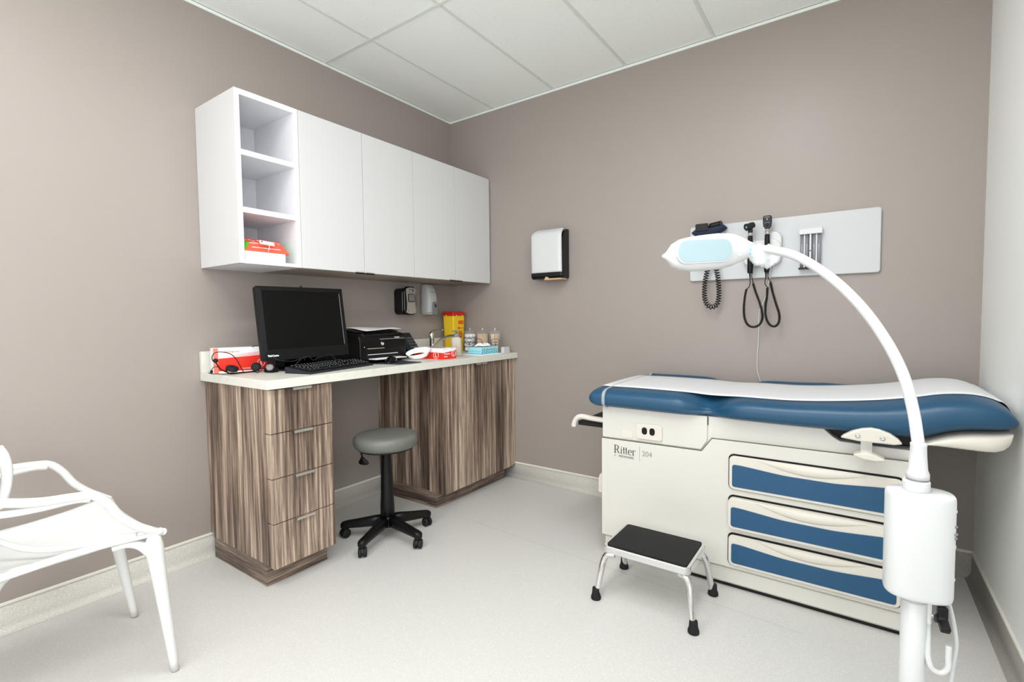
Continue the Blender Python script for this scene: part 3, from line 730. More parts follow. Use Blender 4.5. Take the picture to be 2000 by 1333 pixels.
# three interlaced loops of the back: broad low one, arched one, upright one
band([(.735, -2.665, .66), (.722, -2.640, .735), (.690, -2.640, .800), (.62, -2.655, .838), (.52, -2.662, .848), (.42, -2.655, .838), (.35, -2.640, .800), (.318, -2.640, .735), (.305, -2.665, .66)], .022, .008)
band([(.700, -2.655, .47), (.712, -2.648, .60), (.690, -2.660, .70), (.60, -2.675, .745), (.52, -2.678, .752), (.44, -2.675, .745), (.35, -2.660, .70), (.328, -2.648, .60), (.340, -2.655, .47)], .016, .008)
band([(.640, -2.690, .47), (.650, -2.682, .62), (.635, -2.678, .76), (.58, -2.674, .822), (.52, -2.672, .832), (.46, -2.674, .822), (.405, -2.678, .76), (.390, -2.682, .62), (.400, -2.690, .47)], .015, .008)
# blade where the near loop meets the arm, the piece that shows at the frame edge
bl = [P(-6, 874, x=.705), P(6, 890, x=.705), P(13, 915, x=.705), P(13, 945, x=.70), P(6, 975, x=.70), P(-4, 998, x=.705)]
band([tuple(p) for p in bl], .012, .012, 'backrest_edge')
# ------------------------------------------------------------------ examination lamp on a wheeled stand
lx, ly = P(1783, 1240, d=1.0).x, P(1783, 1240, d=1.0).y
lp = root('exam_lamp', (lx, ly, 0), 'white gooseneck examination lamp on a stand in front of the blue examination table', 'lamp')
side = (RT*math.cos(math.radians(25.5))-Vector((FW.x, FW.y, 0)).normalized()*math.sin(math.radians(25.5))); side.z = 0; side.normalize()
dep_ = Vector((-side.y, side.x, 0))
obj('pole', MB().lathe([(.0215, .06), (.0215, .575), (.0195, .577)], (lx, ly, 0), 40), M['white_plastic'], lp)
obj('pole_collar', MB().lathe([(.0195, .573), (.0195, .586), (.0205, .587), (.0205, .612)], (lx, ly, 0), 40), M['white_plastic'], lp)
obj('collar_gap', MB().lathe([(.0212, .5865), (.0212, .5882)], (lx, ly, 0), 36), M['grey'], lp)
bc = Vector((lx, ly, 0))+side*.004
Fb = lambda p, q, d: bc+side*p+dep_*q+Vector((0, 0, d))
def boxring(sc, z): return [Fb(p*sc, q*sc, z) for p, q in ell(0, 0, .0560, .040, 48, 2.5)]
bx = obj('control_box', MB().rings([boxring(.94, .590), boxring(.975, .592), boxring(1, .599), boxring(1, .792), boxring(.985, .798), boxring(.95, .8015), boxring(.5, .8035), boxring(.05, .804)]), M['white_plastic'], lp)
for z in (.775, .705, .640): obj('screw_cover', MB().lathe([(.0045, 0), (.0045, .001), (.003, .0015)], Fb(.0560*.90, -.0205, z), 12, -dep_+side*.9), M['ltgrey'], bx)
for z, w in ((.745, .004), (.730, .005), (.722, .004)): obj('side_mark', MB().obox(Fb(.0520, -.0205, z), (side-dep_*.9, Vector((0, 0, 1)), side+dep_), (.001, w*.5, w)), M['grey'], bx)
obj('neck_socket', MB().lathe([(.0215, .802), (.0225, .806), (.0225, .822), (.021, .825)], (lx-.002*side.x, ly-.002*side.y, 0), 32), M['white_plastic'], lp)
obj('socket_gap', MB().lathe([(.0185, .8245), (.0185, .8285)], (lx, ly, 0), 32), M['grey'], lp)
obj('neck_ferrule', MB().lathe([(.0190, .828), (.0190, .838), (.0160, .846), (.0140, .874), (.0132, .893), (.0137, .895), (.0137, .899), (.0108, .901)], (lx, ly, 0), 32), M['white_plastic'], lp)
px = [(1790, 878, 1.0), (1783, 800, 1.015), (1763, 730, 1.04), (1728, 662, 1.075), (1680, 597, 1.12), (1622, 542, 1.18), (1560, 503, 1.25), (1510, 489, 1.32), (1470, 487, 1.39)]
neck = [Vector((lx, ly, .895))]+[P(u, v, d=d) for u, v, d in px[1:]]
neck = cr(neck, 10)
obj('gooseneck', MB().tube(neck, [.0106+.0012*k/(len(neck)-1) for k in range(len(neck))], 20), M['white_plastic'], lp)
# head: profile stations along the axis, towards the tip
hd = root  # keep name free
stn = [(1478, 487, 10, .012), (1462, 488, 16, .018), (1446, 488, 24, .026), (1428, 489, 31, .034), (1408, 491, 34, .038), (1380, 494, 34.5, .040), (1345, 497, 33, .040), (1325, 498, 29, .036), (1312, 499, 22, .026), (1304, 500, 11, .014), (1297, 500.5, 4, .005)]
DH = 1.40
rg = []
for u, v, hh, dp in stn:
    c = P(u, v, d=DH); hgt = hh/_F*DH
    rg.append([c+UP*q*hgt+FW*p*dp for p, q in ell(0, 0, 1, 1, 40, 2.7)])
head = obj('lamp_head', MB().rings(rg), M['sheath'], lp)
front = P(1366, 495, d=DH)-FW*.033
Fl = frame(front, RT, UP); k_ = DH/_F*.975
poly = rr(-52*k_, 52*k_, -21.5*k_, 21.5*k_, 18*k_, 8)
sh_ = lambda p, q, d: Fl(p, q-.006*(p/(52*k_))*-1*0+.0+p*.05, d)
obj('lens_rim', MB().prism(rr(-54.5*k_, 54.5*k_, -24*k_, 24*k_, 20*k_, 8), sh_, -.006, .0085), M['sheath'], head, bevel=.002)
obj('lens', MB().prism(poly, sh_, .0086, .0100), M['lens'], head, bevel=.001, label='pale blue light window')
obj('sheath_fold', MB().tube(cr([P(u, v, d=1.352) for u, v in ((1447, 478), (1442, 486), (1441, 494), (1444, 500), (1449, 498))], 6), .0022, 8), M['sheath'], head)
# clear disposable sheath gathered and tied behind the head
rs = []; rnd = random.Random(3)
for k in range(12):
    t = k/11; u = lerp(1462, 1512, t); hh = [8, 14, 17, 19, 20, 20, 20, 21, 22, 21, 19, 16][k]; vc = lerp(489, 495, min(1, t*1.5)); ring = []
    c = P(u, vc+(hh*.30), d=lerp(1.385, 1.325, t))
    for j in range(30):
        a = 2*PI*j/30; w = 1+.13*math.sin(5*a+k*1.3)+.08*rnd.uniform(-1, 1)
        ring.append(c+UP*math.sin(a)*hh/_F*1.35*w+FW*math.cos(a)*.018*w)
    rs.append(ring)
obj('plastic_sheath', MB().rings(rs, cap=False), M['clear_soft'], head, label='crumpled clear plastic sheath')
obj('sheath_tie', MB().lathe([(.0150, -.005), (.0156, 0), (.0150, .005)], P(1466, 487, d=1.388), 20, RT), M['paleblue'], head, label='pale blue tie')
tip = P(1297, 500.5, d=DH)
obj('sheath_tip', MB().rings([[tip+RT*w+UP*math.sin(a)*h+FW*math.cos(a)*.003 for a in [2*PI*k/12 for k in range(12)]] for w, h in ((.012, .016), (.004, .006), (-.003, .0055), (-.006, .002))]), M['clear_soft'], head)
# clamp knob, hook and cable below the box
kn = obj('clamp_screw', MB().tube([Vector((lx, ly, .552))+side*.018, Vector((lx, ly, .550))+side*.042], .004, 12), M['steel'], lp)
kc = Vector((lx, ly, .550))+side*.040-dep_*.006
mb = MB(); mb.lathe([(.009, -.006), (.011, 0), (.011, .010)], kc, 20, side)
for k in range(3):
    a = PI/2+2*PI*k/3; mb.obox(kc+side*.004+(dep_*math.cos(a)+Vector((0, 0, 1))*math.sin(a))*.012, (side, Vector((0, 0, 1))*math.sin(a)+dep_*math.cos(a), dep_*-math.sin(a)+Vector((0, 0, 1))*math.cos(a)), (.008, .014, .0075))
obj('clamp_knob', mb, M['black'], kn, bevel=.003, label='black three-lobed knob')
br = MB().obox(Vector((lx, ly, .560))+side*.0225, (side, dep_, (0, 0, 1)), (.0045, .012, .026)); obj('hook_bracket', br, M['white_plastic'], lp, bevel=.004)
hk = cr([P(1811, 1195, d=.99), P(1812, 1240, d=.985), P(1812, 1280, d=.98), P(1820, 1306, d=.975), P(1838, 1315, d=.97), P(1851, 1306, d=.965), P(1852, 1285, d=.965), P(1853, 1262, d=.965)], 6)
obj('cable_hook', MB().tube(hk, .0052, 12), M['white_plastic'], lp)
cb = cr([P(1851, 1172, d=.99), P(1858, 1195, d=.99), P(1865, 1230, d=.99), P(1868, 1262, d=.99), P(1862, 1300, d=.99), P(1856, 1345, d=.99), P(1850, 1420, d=.99), P(1800, 1640, d=.99)], 6)
obj('power_cable', MB().tube(cb, .0035, 10), M['white_plastic'], lp)
bs = MB().lathe([(.0, .045), (.05, .045), (.05, .062), (.032, .075), (.0, .076)], (lx, ly, 0), 32); obj('base_hub', bs, M['white_plastic'], lp)
for k in range(5):
    a = math.radians(20+72*k); d = Vector((math.cos(a), math.sin(a), 0)); e = Vector((lx, ly, 0))+d*.24
    l = obj('base_leg', MB().tube([Vector((lx, ly, .056))+d*.03, Vector((lx, ly, .060))+d*.12, e+Vector((0, 0, .062))], [.018, .015, .012], 14), M['white_plastic'], lp)
    caster(lp, e.x, e.y, a+1)
# ------------------------------------------------------------------ things on the back wall
pn = tag(obj('wall_panel', MB().prism(rr(1.811, 2.672, 1.3525, 1.6555, .014), XZ, -.019, -.001), M['board'], None, bevel=.004), 'long white mounting board for diagnostic instruments on the back wall', 'wall panel')
# paper towel dispenser
td = root('paper_towel_dispenser', (.93, 0, 1.405), 'white-fronted black paper towel dispenser on the back wall', 'paper towel dispenser')
def tdp(x0, x1, top, yb, yf, r=.02): return None
prof = [(-.002, 1.412), (-.095, 1.412), (-.104, 1.43), (-.106, 1.50), (-.102, 1.60), (-.092, 1.68), (-.070, 1.718), (-.03, 1.735), (-.002, 1.738)]
obj('body', MB().prism(prof, lambda p, q, d: (d, p, q), .795, 1.033), M['blackgloss'], td, bevel=.010, seg=3)
cv = MB(); n = 26
def cover(u, v):   # curved white front
    z = lerp(1.452, 1.742, v); t = (z-1.452)/.29
    y = -.1075+.006*t-.010*t*t-(.004)*math.sin(PI*t)+ (.062*max(0, (t-.80)/.20)**2.2)
    xa, xb = .800, 1.030
    s = max(0, (t-.86)/.14); c = .020*(1-math.sqrt(max(0, 1-s*s)))
    xl = xa+c*1.4; xr = xb-c*.6
    x = lerp(xl, xr, u); e = abs(u-.5)*2
    return Vector((x, y+.010*e**10, z))
obj('front_cover', MB().sheet(cover, 24, 26, th=-.005), M['white_plastic'], td, label='glossy white cover')
obj('cover_logo', MB().prism(ell(.905, 1.668, .018, .0035, 16), XZ, -.1165, -.1105), M['ltgrey'], td)
obj('paper_towel', MB().prism([(.900, 1.404), (1.028, 1.404), (1.028, 1.413), (.935, 1.413), (.925, 1.424), (.912, 1.424)], XZ, -.107, -.03), M['kraft'], td, label='brown paper towel end')
# aneroid gauge basket with dark blue cuff
bp = root('blood_pressure_cuff', (1.92, -.04, 1.50), 'dark blue blood pressure cuff on a white holder with an open coiled hose', 'blood pressure cuff')
obj('cuff_holder', MB().box(1.862, 1.985, -.085, -.0195, 1.44, 1.60), M['white_plastic'], bp, bevel=.01, seg=3)
cu = []
for k in range(19):
    t = k/18; x = lerp(1.838, 2.008, t); h = .026*math.sqrt(max(.02, 1-(abs(t-.5)*2)**3)); cu.append([Vector((x, -.058+.034*p, 1.612+.018*t+h*q)) for p, q in ell(0, 0, 1, 1, 20, 2.6)])
c1 = obj('cuff', MB().rings(cu), M['navy'], bp)
obj('cuff_strap', MB().prism(rr(1.860, 1.925, 1.618, 1.656, .006), XZ, -.098, -.088), M['black'], c1)
obj('cuff_fold', MB().rings([[Vector((lerp(1.93, 1.985, t), -.060+.038*p, 1.640+.008*t+.017*q)) for p, q in ell(0, 0, 1, 1, 18, 2.4)] for t in (0, .2, .5, .8, 1)]), M['black'], c1)
def coil(path, R, r, turns, seg=9, n=5):
    pp = [Vector(p) for p in path]; L = [0]
    for a, b in zip(pp, pp[1:]): L.append(L[-1]+(b-a).length)
    tot = L[-1]; N = int(turns*seg); out = []; k = 0; up = Vector((0, 1, 0))
    for i in range(N+1):
        s = tot*i/N
        while k < len(L)-2 and L[k+1] < s: k += 1
        t = (s-L[k])/max(1e-9, L[k+1]-L[k]); c = pp[k].lerp(pp[k+1], t); d = (pp[k+1]-pp[k]).normalized()
        u = (up-d*up.dot(d)).normalized(); w = d.cross(u); a = 2*PI*i/seg
        out.append(c+(u*math.cos(a)+w*math.sin(a))*R)
    return MB().tube(out, r, n)
hose = cr([P(u, v, y=-.060) for u, v in ((1383, 523), (1378, 545), (1376, 565), (1377, 585), (1383, 597), (1391, 600), (1400, 595), (1404, 580), (1404, 560), (1402, 540), (1398, 523))], 8)
obj('coiled_hose', coil(hose, .0115, .0029, 34, 12), M['black'], bp)
# transformer with the two handle instruments
tr = root('wall_transformer', (2.17, -.03, 1.41), 'white instrument cradle with two handle wells and a thin white power lead', 'wall transformer')
obj('housing', MB().prism(rr(2.092, 2.268, 1.412, 1.545, .04, 8), XZ, -.060, -.0195), M['white_plastic'], tr, bevel=.008, seg=3)
obj('upper_lobe', MB().prism(rr(2.190, 2.270, 1.470, 1.585, .038, 8), XZ, -.052, -.0195), M['white_plastic'], tr, bevel=.008, seg=3)
lead = cr([P(1511, 518, y=-.03)]+[P(u, v, y=-.022) for u, v in ((1506, 535), (1501, 553))]+[P(u, v, y=-.006) for u, v in ((1497, 575), (1489, 595), (1483, 610), (1482, 640), (1481, 670), (1479, 700), (1479, 722), (1484, 742), (1490, 760))], 6)
obj('power_lead', MB().tube(lead, .0026, 8), M['white_plastic'], tr)
def instrument(name, label, px, headfn, group=None):
    hx = P(px, 500, y=-.085).x
    r = root(name, (hx, -.085, 1.40), label, 'diagnostic instrument', group)
    obj('handle', MB().lathe([(.010, 1.375), (.0125, 1.385), (.0125, 1.50), (.0115, 1.555), (.0118, 1.565)], (hx, -.085, 0), 20), M['black'], r)
    obj('ferrule', MB().lathe([(.0100, 1.565), (.0100, 1.583)], (hx, -.085, 0), 20), M['silver'], r, label='silver collar')
    headfn(r, hx); return r
def oto(r, hx):
    obj('neck', MB().lathe([(.0105, 1.583), (.0115, 1.590), (.0105, 1.604)], (hx, -.085, 0), 20), M['dark'], r)
    c = Vector((hx-.004, -.090, 1.616)); ax = Vector((-.55, -.62, -.28)).normalized()
    h = obj('head', MB().lathe([(.010, -.026), (.015, -.024), (.017, -.010), (.0155, .006), (.018, .014), (.0185, .020), (.016, .021), (.006, .018)], c, 24, ax), M['dark'], r)
    obj('window', MB().lathe([(.006, .0185), (.006, .0205), (0, .021)], c, 14, ax), M['silver'], h)
def oph(r, hx):
    obj('neck', MB().lathe([(.0105, 1.583), (.0075, 1.590), (.009, 1.598)], (hx, -.085, 0), 20), M['silver'], r)
    pl = [(hx-.009, 1.594), (hx+.009, 1.594), (hx+.017, 1.606), (hx+.0195, 1.625), (hx+.020, 1.650), (hx+.0165, 1.660), (hx-.0165, 1.660), (hx-.020, 1.650), (hx-.0195, 1.625), (hx-.017, 1.606)]
    h = obj('head', MB().prism(pl, XZ, -.098, -.074), M['dark'], r, bevel=.004, seg=3)
    obj('aperture', MB().lathe([(.0035, 0), (.0035, .001), (.0018, .0012), (.0018, .0002)], (hx, -.0985, 1.641), 14, (0, -1, 0)), M['silver'], h)
    obj('brow_rest', MB().box(hx-.012, hx+.012, -.0995, -.0978, 1.650, 1.653), M['ink_pale'], h)
    obj('lens_dial', MB().lathe([(.006, 0), (.006, .003), (.004, .004)], (hx, -.098, 1.612), 14, (0, -1, 0)), M['black'], h)
    text('head_lettering', 'WelchAllyn', .0062, (hx-.014, -.0984, 1.622), (1, 0, 0), (0, 0, 1), M['ink_pale'], h, sx=.95)
i1 = instrument('otoscope', 'black otoscope with a round head, hung left of the flat-headed instrument', 1465, oto)
i2 = instrument('ophthalmoscope', 'black ophthalmoscope with a flat shield-shaped head, hung right of the otoscope', 1498, oph)
def cord(r, pts_relief, thin1, cpts, thin2, relief2, yc, turns):
    A = lambda pl, y=yc: [P(u, v, y=y) for u, v in pl]
    obj('strain_relief', MB().tube(cr(A(pts_relief), 5), [.0075-.0045*k/(5*(len(pts_relief)-1)) for k in range(5*(len(pts_relief)-1)+1)], 12), M['black'], r)
    obj('strain_relief', MB().tube(cr(A(relief2), 5), [.0075-.0045*k/(5*(len(relief2)-1)) for k in range(5*(len(relief2)-1)+1)], 12), M['black'], r)
    obj('cord', MB().tube(cr(A(thin1), 6), .0022, 8), M['black'], r)
    obj('cord', MB().tube(cr(A(thin2), 6), .0022, 8), M['black'], r)
    obj('coiled_cord', coil(cr(A(cpts), 10), .0052, .0021, turns, 8), M['black'], r)
cord(i1, [(1465, 500), (1464, 520), (1465, 543)], [(1465, 543), (1465, 553), (1463, 561), (1459, 564), (1458, 566)],
     [(1458, 565), (1455, 580), (1453, 600), (1454, 620), (1460, 634), (1470, 639), (1481, 636), (1488, 626), (1489, 612), (1484, 592), (1476, 570), (1471, 554)],
     [(1471, 556), (1470, 548), (1468, 540), (1469, 533)], [(1469, 512), (1469, 524), (1469, 535)], -.085, 78)
cord(i2, [(1497, 514), (1496, 528), (1496, 542)], [(1496, 542), (1494, 550), (1495, 557), (1499, 561), (1499, 563)],
     [(1499, 562), (1498, 580), (1495, 600), (1496, 620), (1503, 634), (1513, 638), (1521, 630), (1522, 614), (1516, 594), (1510, 574), (1505, 552)],
     [(1505, 553), (1503, 547), (1500, 542), (1500, 535)], [(1501, 514), (1500, 524), (1500, 536)], -.078, 74)
# specula dispenser
sd = root('specula_dispenser', (2.393, -.03, 1.37), 'grey-tubed ear specula dispenser with white top on the mounting board', 'dispenser')
xa, xb = P(1562, 500, y=-.045).x, P(1604, 500, y=-.045).x; w = xb-xa
obj('backplate', MB().box(xa, xb, -.030, -.0195, 1.385, 1.590), M['ltgrey'], sd)
obj('top_cap', MB().box(xa-.004, xb+.004, -.062, -.0195, 1.553, 1.580), M['white_plastic'], sd, bevel=.003)
for k, f in enumerate((.105, .325, .665, .885)):
    obj('tube', MB().lathe([(w*.098, 1.392), (w*.098, 1.5525)], (xa+w*f, -.041, 0), 20), M['tube_clear'], sd)
obj('centre_rail', MB().box(xa+w*.455, xa+w*.535, -.056, -.0305, 1.392, 1.5525), M['white_plastic'], sd)
for f in (.215, .775): obj('tube_rail', MB().box(xa+w*f-.003, xa+w*f+.003, -.050, -.0305, 1.392, 1.5525), M['ltgrey'], sd)
obj('rail_screw', MB().lathe([(.003, 0), (.003, .001)], (xa+w*.495, -.056, 1.472), 12, (0, -1, 0)), M['black'], sd)
obj('bottom_bar', MB().box(xa-.004, xb+.001, -.060, -.0305, 1.384, 1.3915), M['black'], sd)
# ------------------------------------------------------------------ dispensers on the left wall
bd_ = root('hand_sanitizer_dispenser', (.05, -.54, 1.18), 'black and silver hand sanitizer dispenser on the left wall', 'soap dispenser')
def yz(y0, y1, z0, z1, r): return rr(y0, y1, z0, z1, r, 8)
obj('housing', MB().prism(yz(-.600, -.488, 1.186, 1.368, .03), YZ, .001, .085), M['blackgloss'], bd_, bevel=.006, seg=3)
obj('front_rim', MB().prism(yz(-.598, -.490, 1.184, 1.378, .035), YZ, .0855, .103), M['blackgloss'], bd_, bevel=.006, seg=3)
fp = [(-.585, 1.36), (-.580, 1.30), (-.577, 1.26), (-.580, 1.215), (-.588, 1.202), (-.56, 1.193), (-.53, 1.191), (-.502, 1.197), (-.497, 1.215), (-.502, 1.26), (-.503, 1.30), (-.497, 1.36), (-.515, 1.369), (-.545, 1.372), (-.57, 1.368)]
o = obj('front_plate', MB().prism(fp, YZ, .1035, .108), M['silver'], bd_, bevel=.002, label='brushed silver face plate')
obj('sight_window_rim', MB().prism(yz(-.570, -.510, 1.272, 1.328, .010), YZ, .1082, .110), M['black'], o)
obj('sight_window', MB().prism(yz(-.565, -.515, 1.278, 1.324, .008), YZ, .1102, .112), M['grey'], o, bevel=.003, seg=3)
obj('badge', MB().prism(yz(-.560, -.520, 1.340, 1.358, .003), YZ, .1082, .1092), M['navyprint'], o)
text('badge_lettering', 'PURELL', .0105, (.1094, -.5585, 1.3445), (0, 1, 0), (0, 0, 1), M['paper'], o, sx=.86, bold=.0003)
obj('sensor_dot', MB().lathe([(.003, 0), (.003, .0012)], (.108, -.566, 1.213), 10, (1, 0, 0)), M['black'], o)
sp = root('soap_dispenser', (.05, -.315, 1.19), 'light grey push-lever soap dispenser on the left wall near the corner', 'soap dispenser')
def sring(z, y0, y1, d): return [Vector((.001+max(0, (p+1)/2)*d, (y0+y1)/2+q*(y1-y0)/2, z)) for p, q in ell(0, 0, 1, 1, 36, 4)]
obj('body', MB().rings([sring(1.198, -.356, -.268, .080), sring(1.204, -.360, -.264, .088), sring(1.25, -.362, -.262, .098), sring(1.32, -.360, -.266, .094), sring(1.37, -.356, -.272, .080), sring(1.398, -.350, -.280, .066), sring(1.406, -.344, -.286, .055)]), M['ltgrey'], sp)
obj('push_lever', MB().prism(yz(-.332, -.284, 1.188, 1.278, .016), YZ, .099, .106), M['grey'], sp, bevel=.003, seg=3)
obj('lever_mark', MB().prism(ell(-.306, 1.25, .008, .012, 14), YZ, .1062, .1068), M['dark'], sp)
obj('bottom_tray', MB().box(.02, .095, -.352, -.325, 1.188, 1.1975), M['ltgrey'], sp, bevel=.003)
text('body_lettering', 'Genesis', .016, (.0905, -.335, 1.345), (0, 1, 0), (-.25, 0, 1), M['ink_pale'], sp, sx=.8)
# ------------------------------------------------------------------ things on the worktop
Z = .9102
# boxes in the open shelf
zb_ = ZU0+.0163
wb = solo('card_box', MB().box(.16, .376, -1.772, -1.585, zb_, zb_+.040), M['paper'], 'plain white box under the red and green carton in the open shelf', 'box', bevel=.001)
gb = root('tissue_carton', (.27, -1.67, zb_+.041), 'opened red carton with green ends lying in the open shelf', 'box')
z0 = zb_+.0405
xa, xb, ya, yb = .255, .375, -1.772, -1.562
m = MB().add([(xb, ya, z0), (xb, yb, z0), (xb-.025, yb-.022, z0+.042), (xb-.025, ya+.035, z0+.042)], [(0, 1, 2, 3)])
m.add([(xa, ya, z0), (xa, yb, z0), (xa+.02, yb, z0+.070), (xa+.02, ya, z0+.070)], [(3, 2, 1, 0)])
m.add([(xb-.025, ya+.035, z0+.042), (xb-.025, yb-.022, z0+.042), (xa+.02, yb-.004, z0+.070), (xa+.02, ya+.004, z0+.070)], [(0, 1, 2, 3)])
m.add([(xa, ya, z0), (xb, ya, z0), (xb, yb, z0), (xa, yb, z0)], [(0, 3, 2, 1)])
o = obj('carton', m, M['coral'], gb); sf = o.modifiers.new('solid', 'SOLIDIFY'); sf.thickness = .001
m = MB().add([(xb-.0015, ya+.0005, z0), (xb-.026, ya+.034, z0+.041), (xa+.02, ya+.003, z0+.069), (xa, ya+.0005, z0)], [(0, 1, 2, 3)])
m.add([(xb-.0015, yb-.0005, z0), (xb-.026, yb-.022, z0+.041), (xa+.02, yb-.003, z0+.069), (xa, yb-.0005, z0)], [(3, 2, 1, 0)])
o = obj('end_flaps', m, M['green'], gb, label='bright green end flaps'); sf = o.modifiers.new('solid', 'SOLIDIFY'); sf.thickness = .0006
for a, b, c in ((-1.735, -1.60, .020), (-1.74, -1.70, .040)):
    x = xb-.025*c/.042+.0012; obj('white_print', MB().obox((x, (a+b)/2, z0+c), ((0, 1, 0), (-.5, 0, .85), (.85, 0, .5)), ((b-a)/2, .0015, .0003)), M['paper'], gb)
m = MB()
for k in range(9):
    y = -1.745+.02*k; m.obox((xb-.052-.003*(k%3), y, z0+.0545+.003*(k%2)), ((0, 1, 0), (-.86, 0, .3), (.3, 0, .86)), (.007, .003, .0004))
obj('white_print', m, M['paper'], gb)
kt = root('plastic_fob', (.37, -1.68, z0+.04), 'small white plastic fob lying on the red carton', 'fob')
obj('body', MB().obox((.3755, -1.672, z0+.042), ((0, 1, -.05), (-.45, 0, .85), (.85, 0, .45)), (.034, .010, .004)), M['white_plastic'], kt, bevel=.003)
obj('hole', MB().lathe([(.003, 0), (.003, .0006)], Vector((.379, -1.697, z0+.0465)), 10, (.85, 0, .45)), M['black'], kt)
obj('cord', MB().tube(cr([(.380, -1.665, z0+.036), (.384, -1.666, z0+.02), (.383, -1.672, z0+.004)], 5), .0016, 8), M['white_plastic'], kt)
# red glove box at the left end, on its side
def glovebox(name, o, X, Yd, L, Dp, H, label):
    """o = front-left bottom corner, X along the front face, Yd away from the viewer"""
    o = Vector(o); X = Vector(X).normalized(); Yd = Vector(Yd).normalized(); U3 = Vector((0, 0, 1))
    r = root(name, o+X*L/2+Yd*Dp/2, label, 'glove box', 'red and white boxes of disposable gloves')
    obj('carton', MB().obox(o+X*L/2+Yd*Dp/2+U3*H/2, (X, Yd, U3), (L/2, Dp/2, H/2)), M['paper'], r, bevel=.001)
    return r, o, X, Yd, U3
g1o = Vector((.125, -1.812, Z)); X1 = Vector((.050, .205, 0)).normalized(); Y1 = Vector((-X1.y, X1.x, 0))
r, o, X, Yd, U3 = glovebox('glove_box', g1o, X1, Y1, .232, .072, .119, 'red and white glove box standing on its side behind the black headset')
F = frame(o, X, U3)      # normal = X x U = outward (towards the room)
sgn = 1 if X.cross(U3).dot(Yd) < 0 else -1
obj('red_band', MB().prism([(.020, .010), (.231, .004), (.231, .080), (.020, .070)], F, .0003*sgn, .0007*sgn), M['red'], r)
obj('side_band', MB().prism([(.0, .0), (.020, .0), (.020, .119), (.0, .119)], F, .0003*sgn, .0006*sgn), M['red_light'], r)
for k, (h, w) in enumerate(((.083, .003), (.090, .0024), (.096, .0018))):
    obj('stripe', MB().prism([(.05+.03*k, h-.008), (.231, h), (.231, h+w), (.05+.03*k, h-.008+w*.4)], F, .0003*sgn, .0006*sgn), M['red'], r)
text('lettering', 'Advance', .017, F(.045, .096, .0006*sgn), X, U3, M['red_light'], r, sx=1.1)
text('lettering', 'POWDER-FREE', .008, F(.120, .014, .0009*sgn), X, U3, M['paper'], r, sx=1.3)
ring = MB(); ring.tube([F(.205+.017*math.cos(a), .040+.017*math.sin(a), .0012*sgn) for a in [2*PI*k/28 for k in range(29)]], .0010, 6)
obj('size_ring', ring, M['paper'], r)
obj('size_letter', MB().prism([(.202, .030), (.209, .030), (.209, .033), (.2055, .033), (.2055, .050), (.202, .050)], F, .0008*sgn, .0013*sgn), M['paper'], r)
# second glove box
g2o = Vector((.300, -.705, Z)); X2 = Vector((1, 0, 0)); Y2 = Vector((0, 1, 0))
r, o, X, Yd, U3 = glovebox('glove_box', g2o, X2, Y2, .245, .120, .066, 'red and white glove box lying flat beside the printer')
F = frame(o, X, U3); sgn = 1
obj('red_band', MB().prism([(.0, .0), (.245, .0), (.245, .040), (.10, .042), (.0, .036)], F, .0003, .0007), M['red'], r)
G = frame(o+X*.245, Yd, U3)
obj('red_band', MB().prism([(.0, .0), (.12, .0), (.12, .052), (.06, .044), (.0, .038)], G, .0003, .0007), M['red'], r)
for Fx, cx, cz, k in ((F, .190, .024, 1.0), (G, .095, .030, .85)):
    obj('size_ring', MB().tube([Fx(cx+.021*k*math.cos(a), cz+.021*k*math.sin(a), .0012) for a in [2*PI*q/28 for q in range(29)]], .0011, 6), M['paper'], r)
    obj('size_letter', MB().prism([(cx-.006*k, cz-.012*k), (cx+.007*k, cz-.012*k), (cx+.007*k, cz-.008*k), (cx-.002*k, cz-.008*k), (cx-.002*k, cz+.013*k), (cx-.006*k, cz+.013*k)], Fx, .0008, .0014), M['paper'], r)
text('lettering', 'POWDER FREE', .0105, G(.010, .028, .0009), Yd, U3, M['paper'], r, sx=.8)
text('lettering', 'NITRILE', .0105, G(.010, .012, .0009), Yd, U3, M['paper'], r, sx=.9)
obj('opening', MB().prism(rr(.02, .20, .025, .095, .03), lambda p, q, d: o+X*p+Yd*q+U3*(.0662+d), 0, .0006), M['red_light'], r)
obj('cover_strip', MB().box(.545, .5455, -.70, -.59, Z+.05, Z+.066), M['paper'], r) if False else None
# white plastic cuff ring in front of the glove box
wc = Vector((.405, -.772, Z+.002)); 
def cuffring(u, v):
    a = 2*PI*u; R1 = .076; R2 = .046
    lift = .010*(1+math.cos(a-.3)); 
    return wc+RT*R1*math.cos(a)+Vector((FW.x, FW.y, 0))*R2*math.sin(a)+Vector((0, 0, v*(.028+.008*math.cos(a)+.004*math.sin(a))+lift*.5+.030*(.5+.5*math.sin(a))))
def cuffring2(u, v):
    p = cuffring(u, v); s = (1-.25*(1-v)); q = p-wc; return wc+Vector((q.x*s, q.y*s, q.z))
solo('paper_cuff', MB().sheet(cuffring2, 48, 6, th=.0012), M['paper'], 'curled white strip looped over the near end of the flat glove box', 'paper loop')
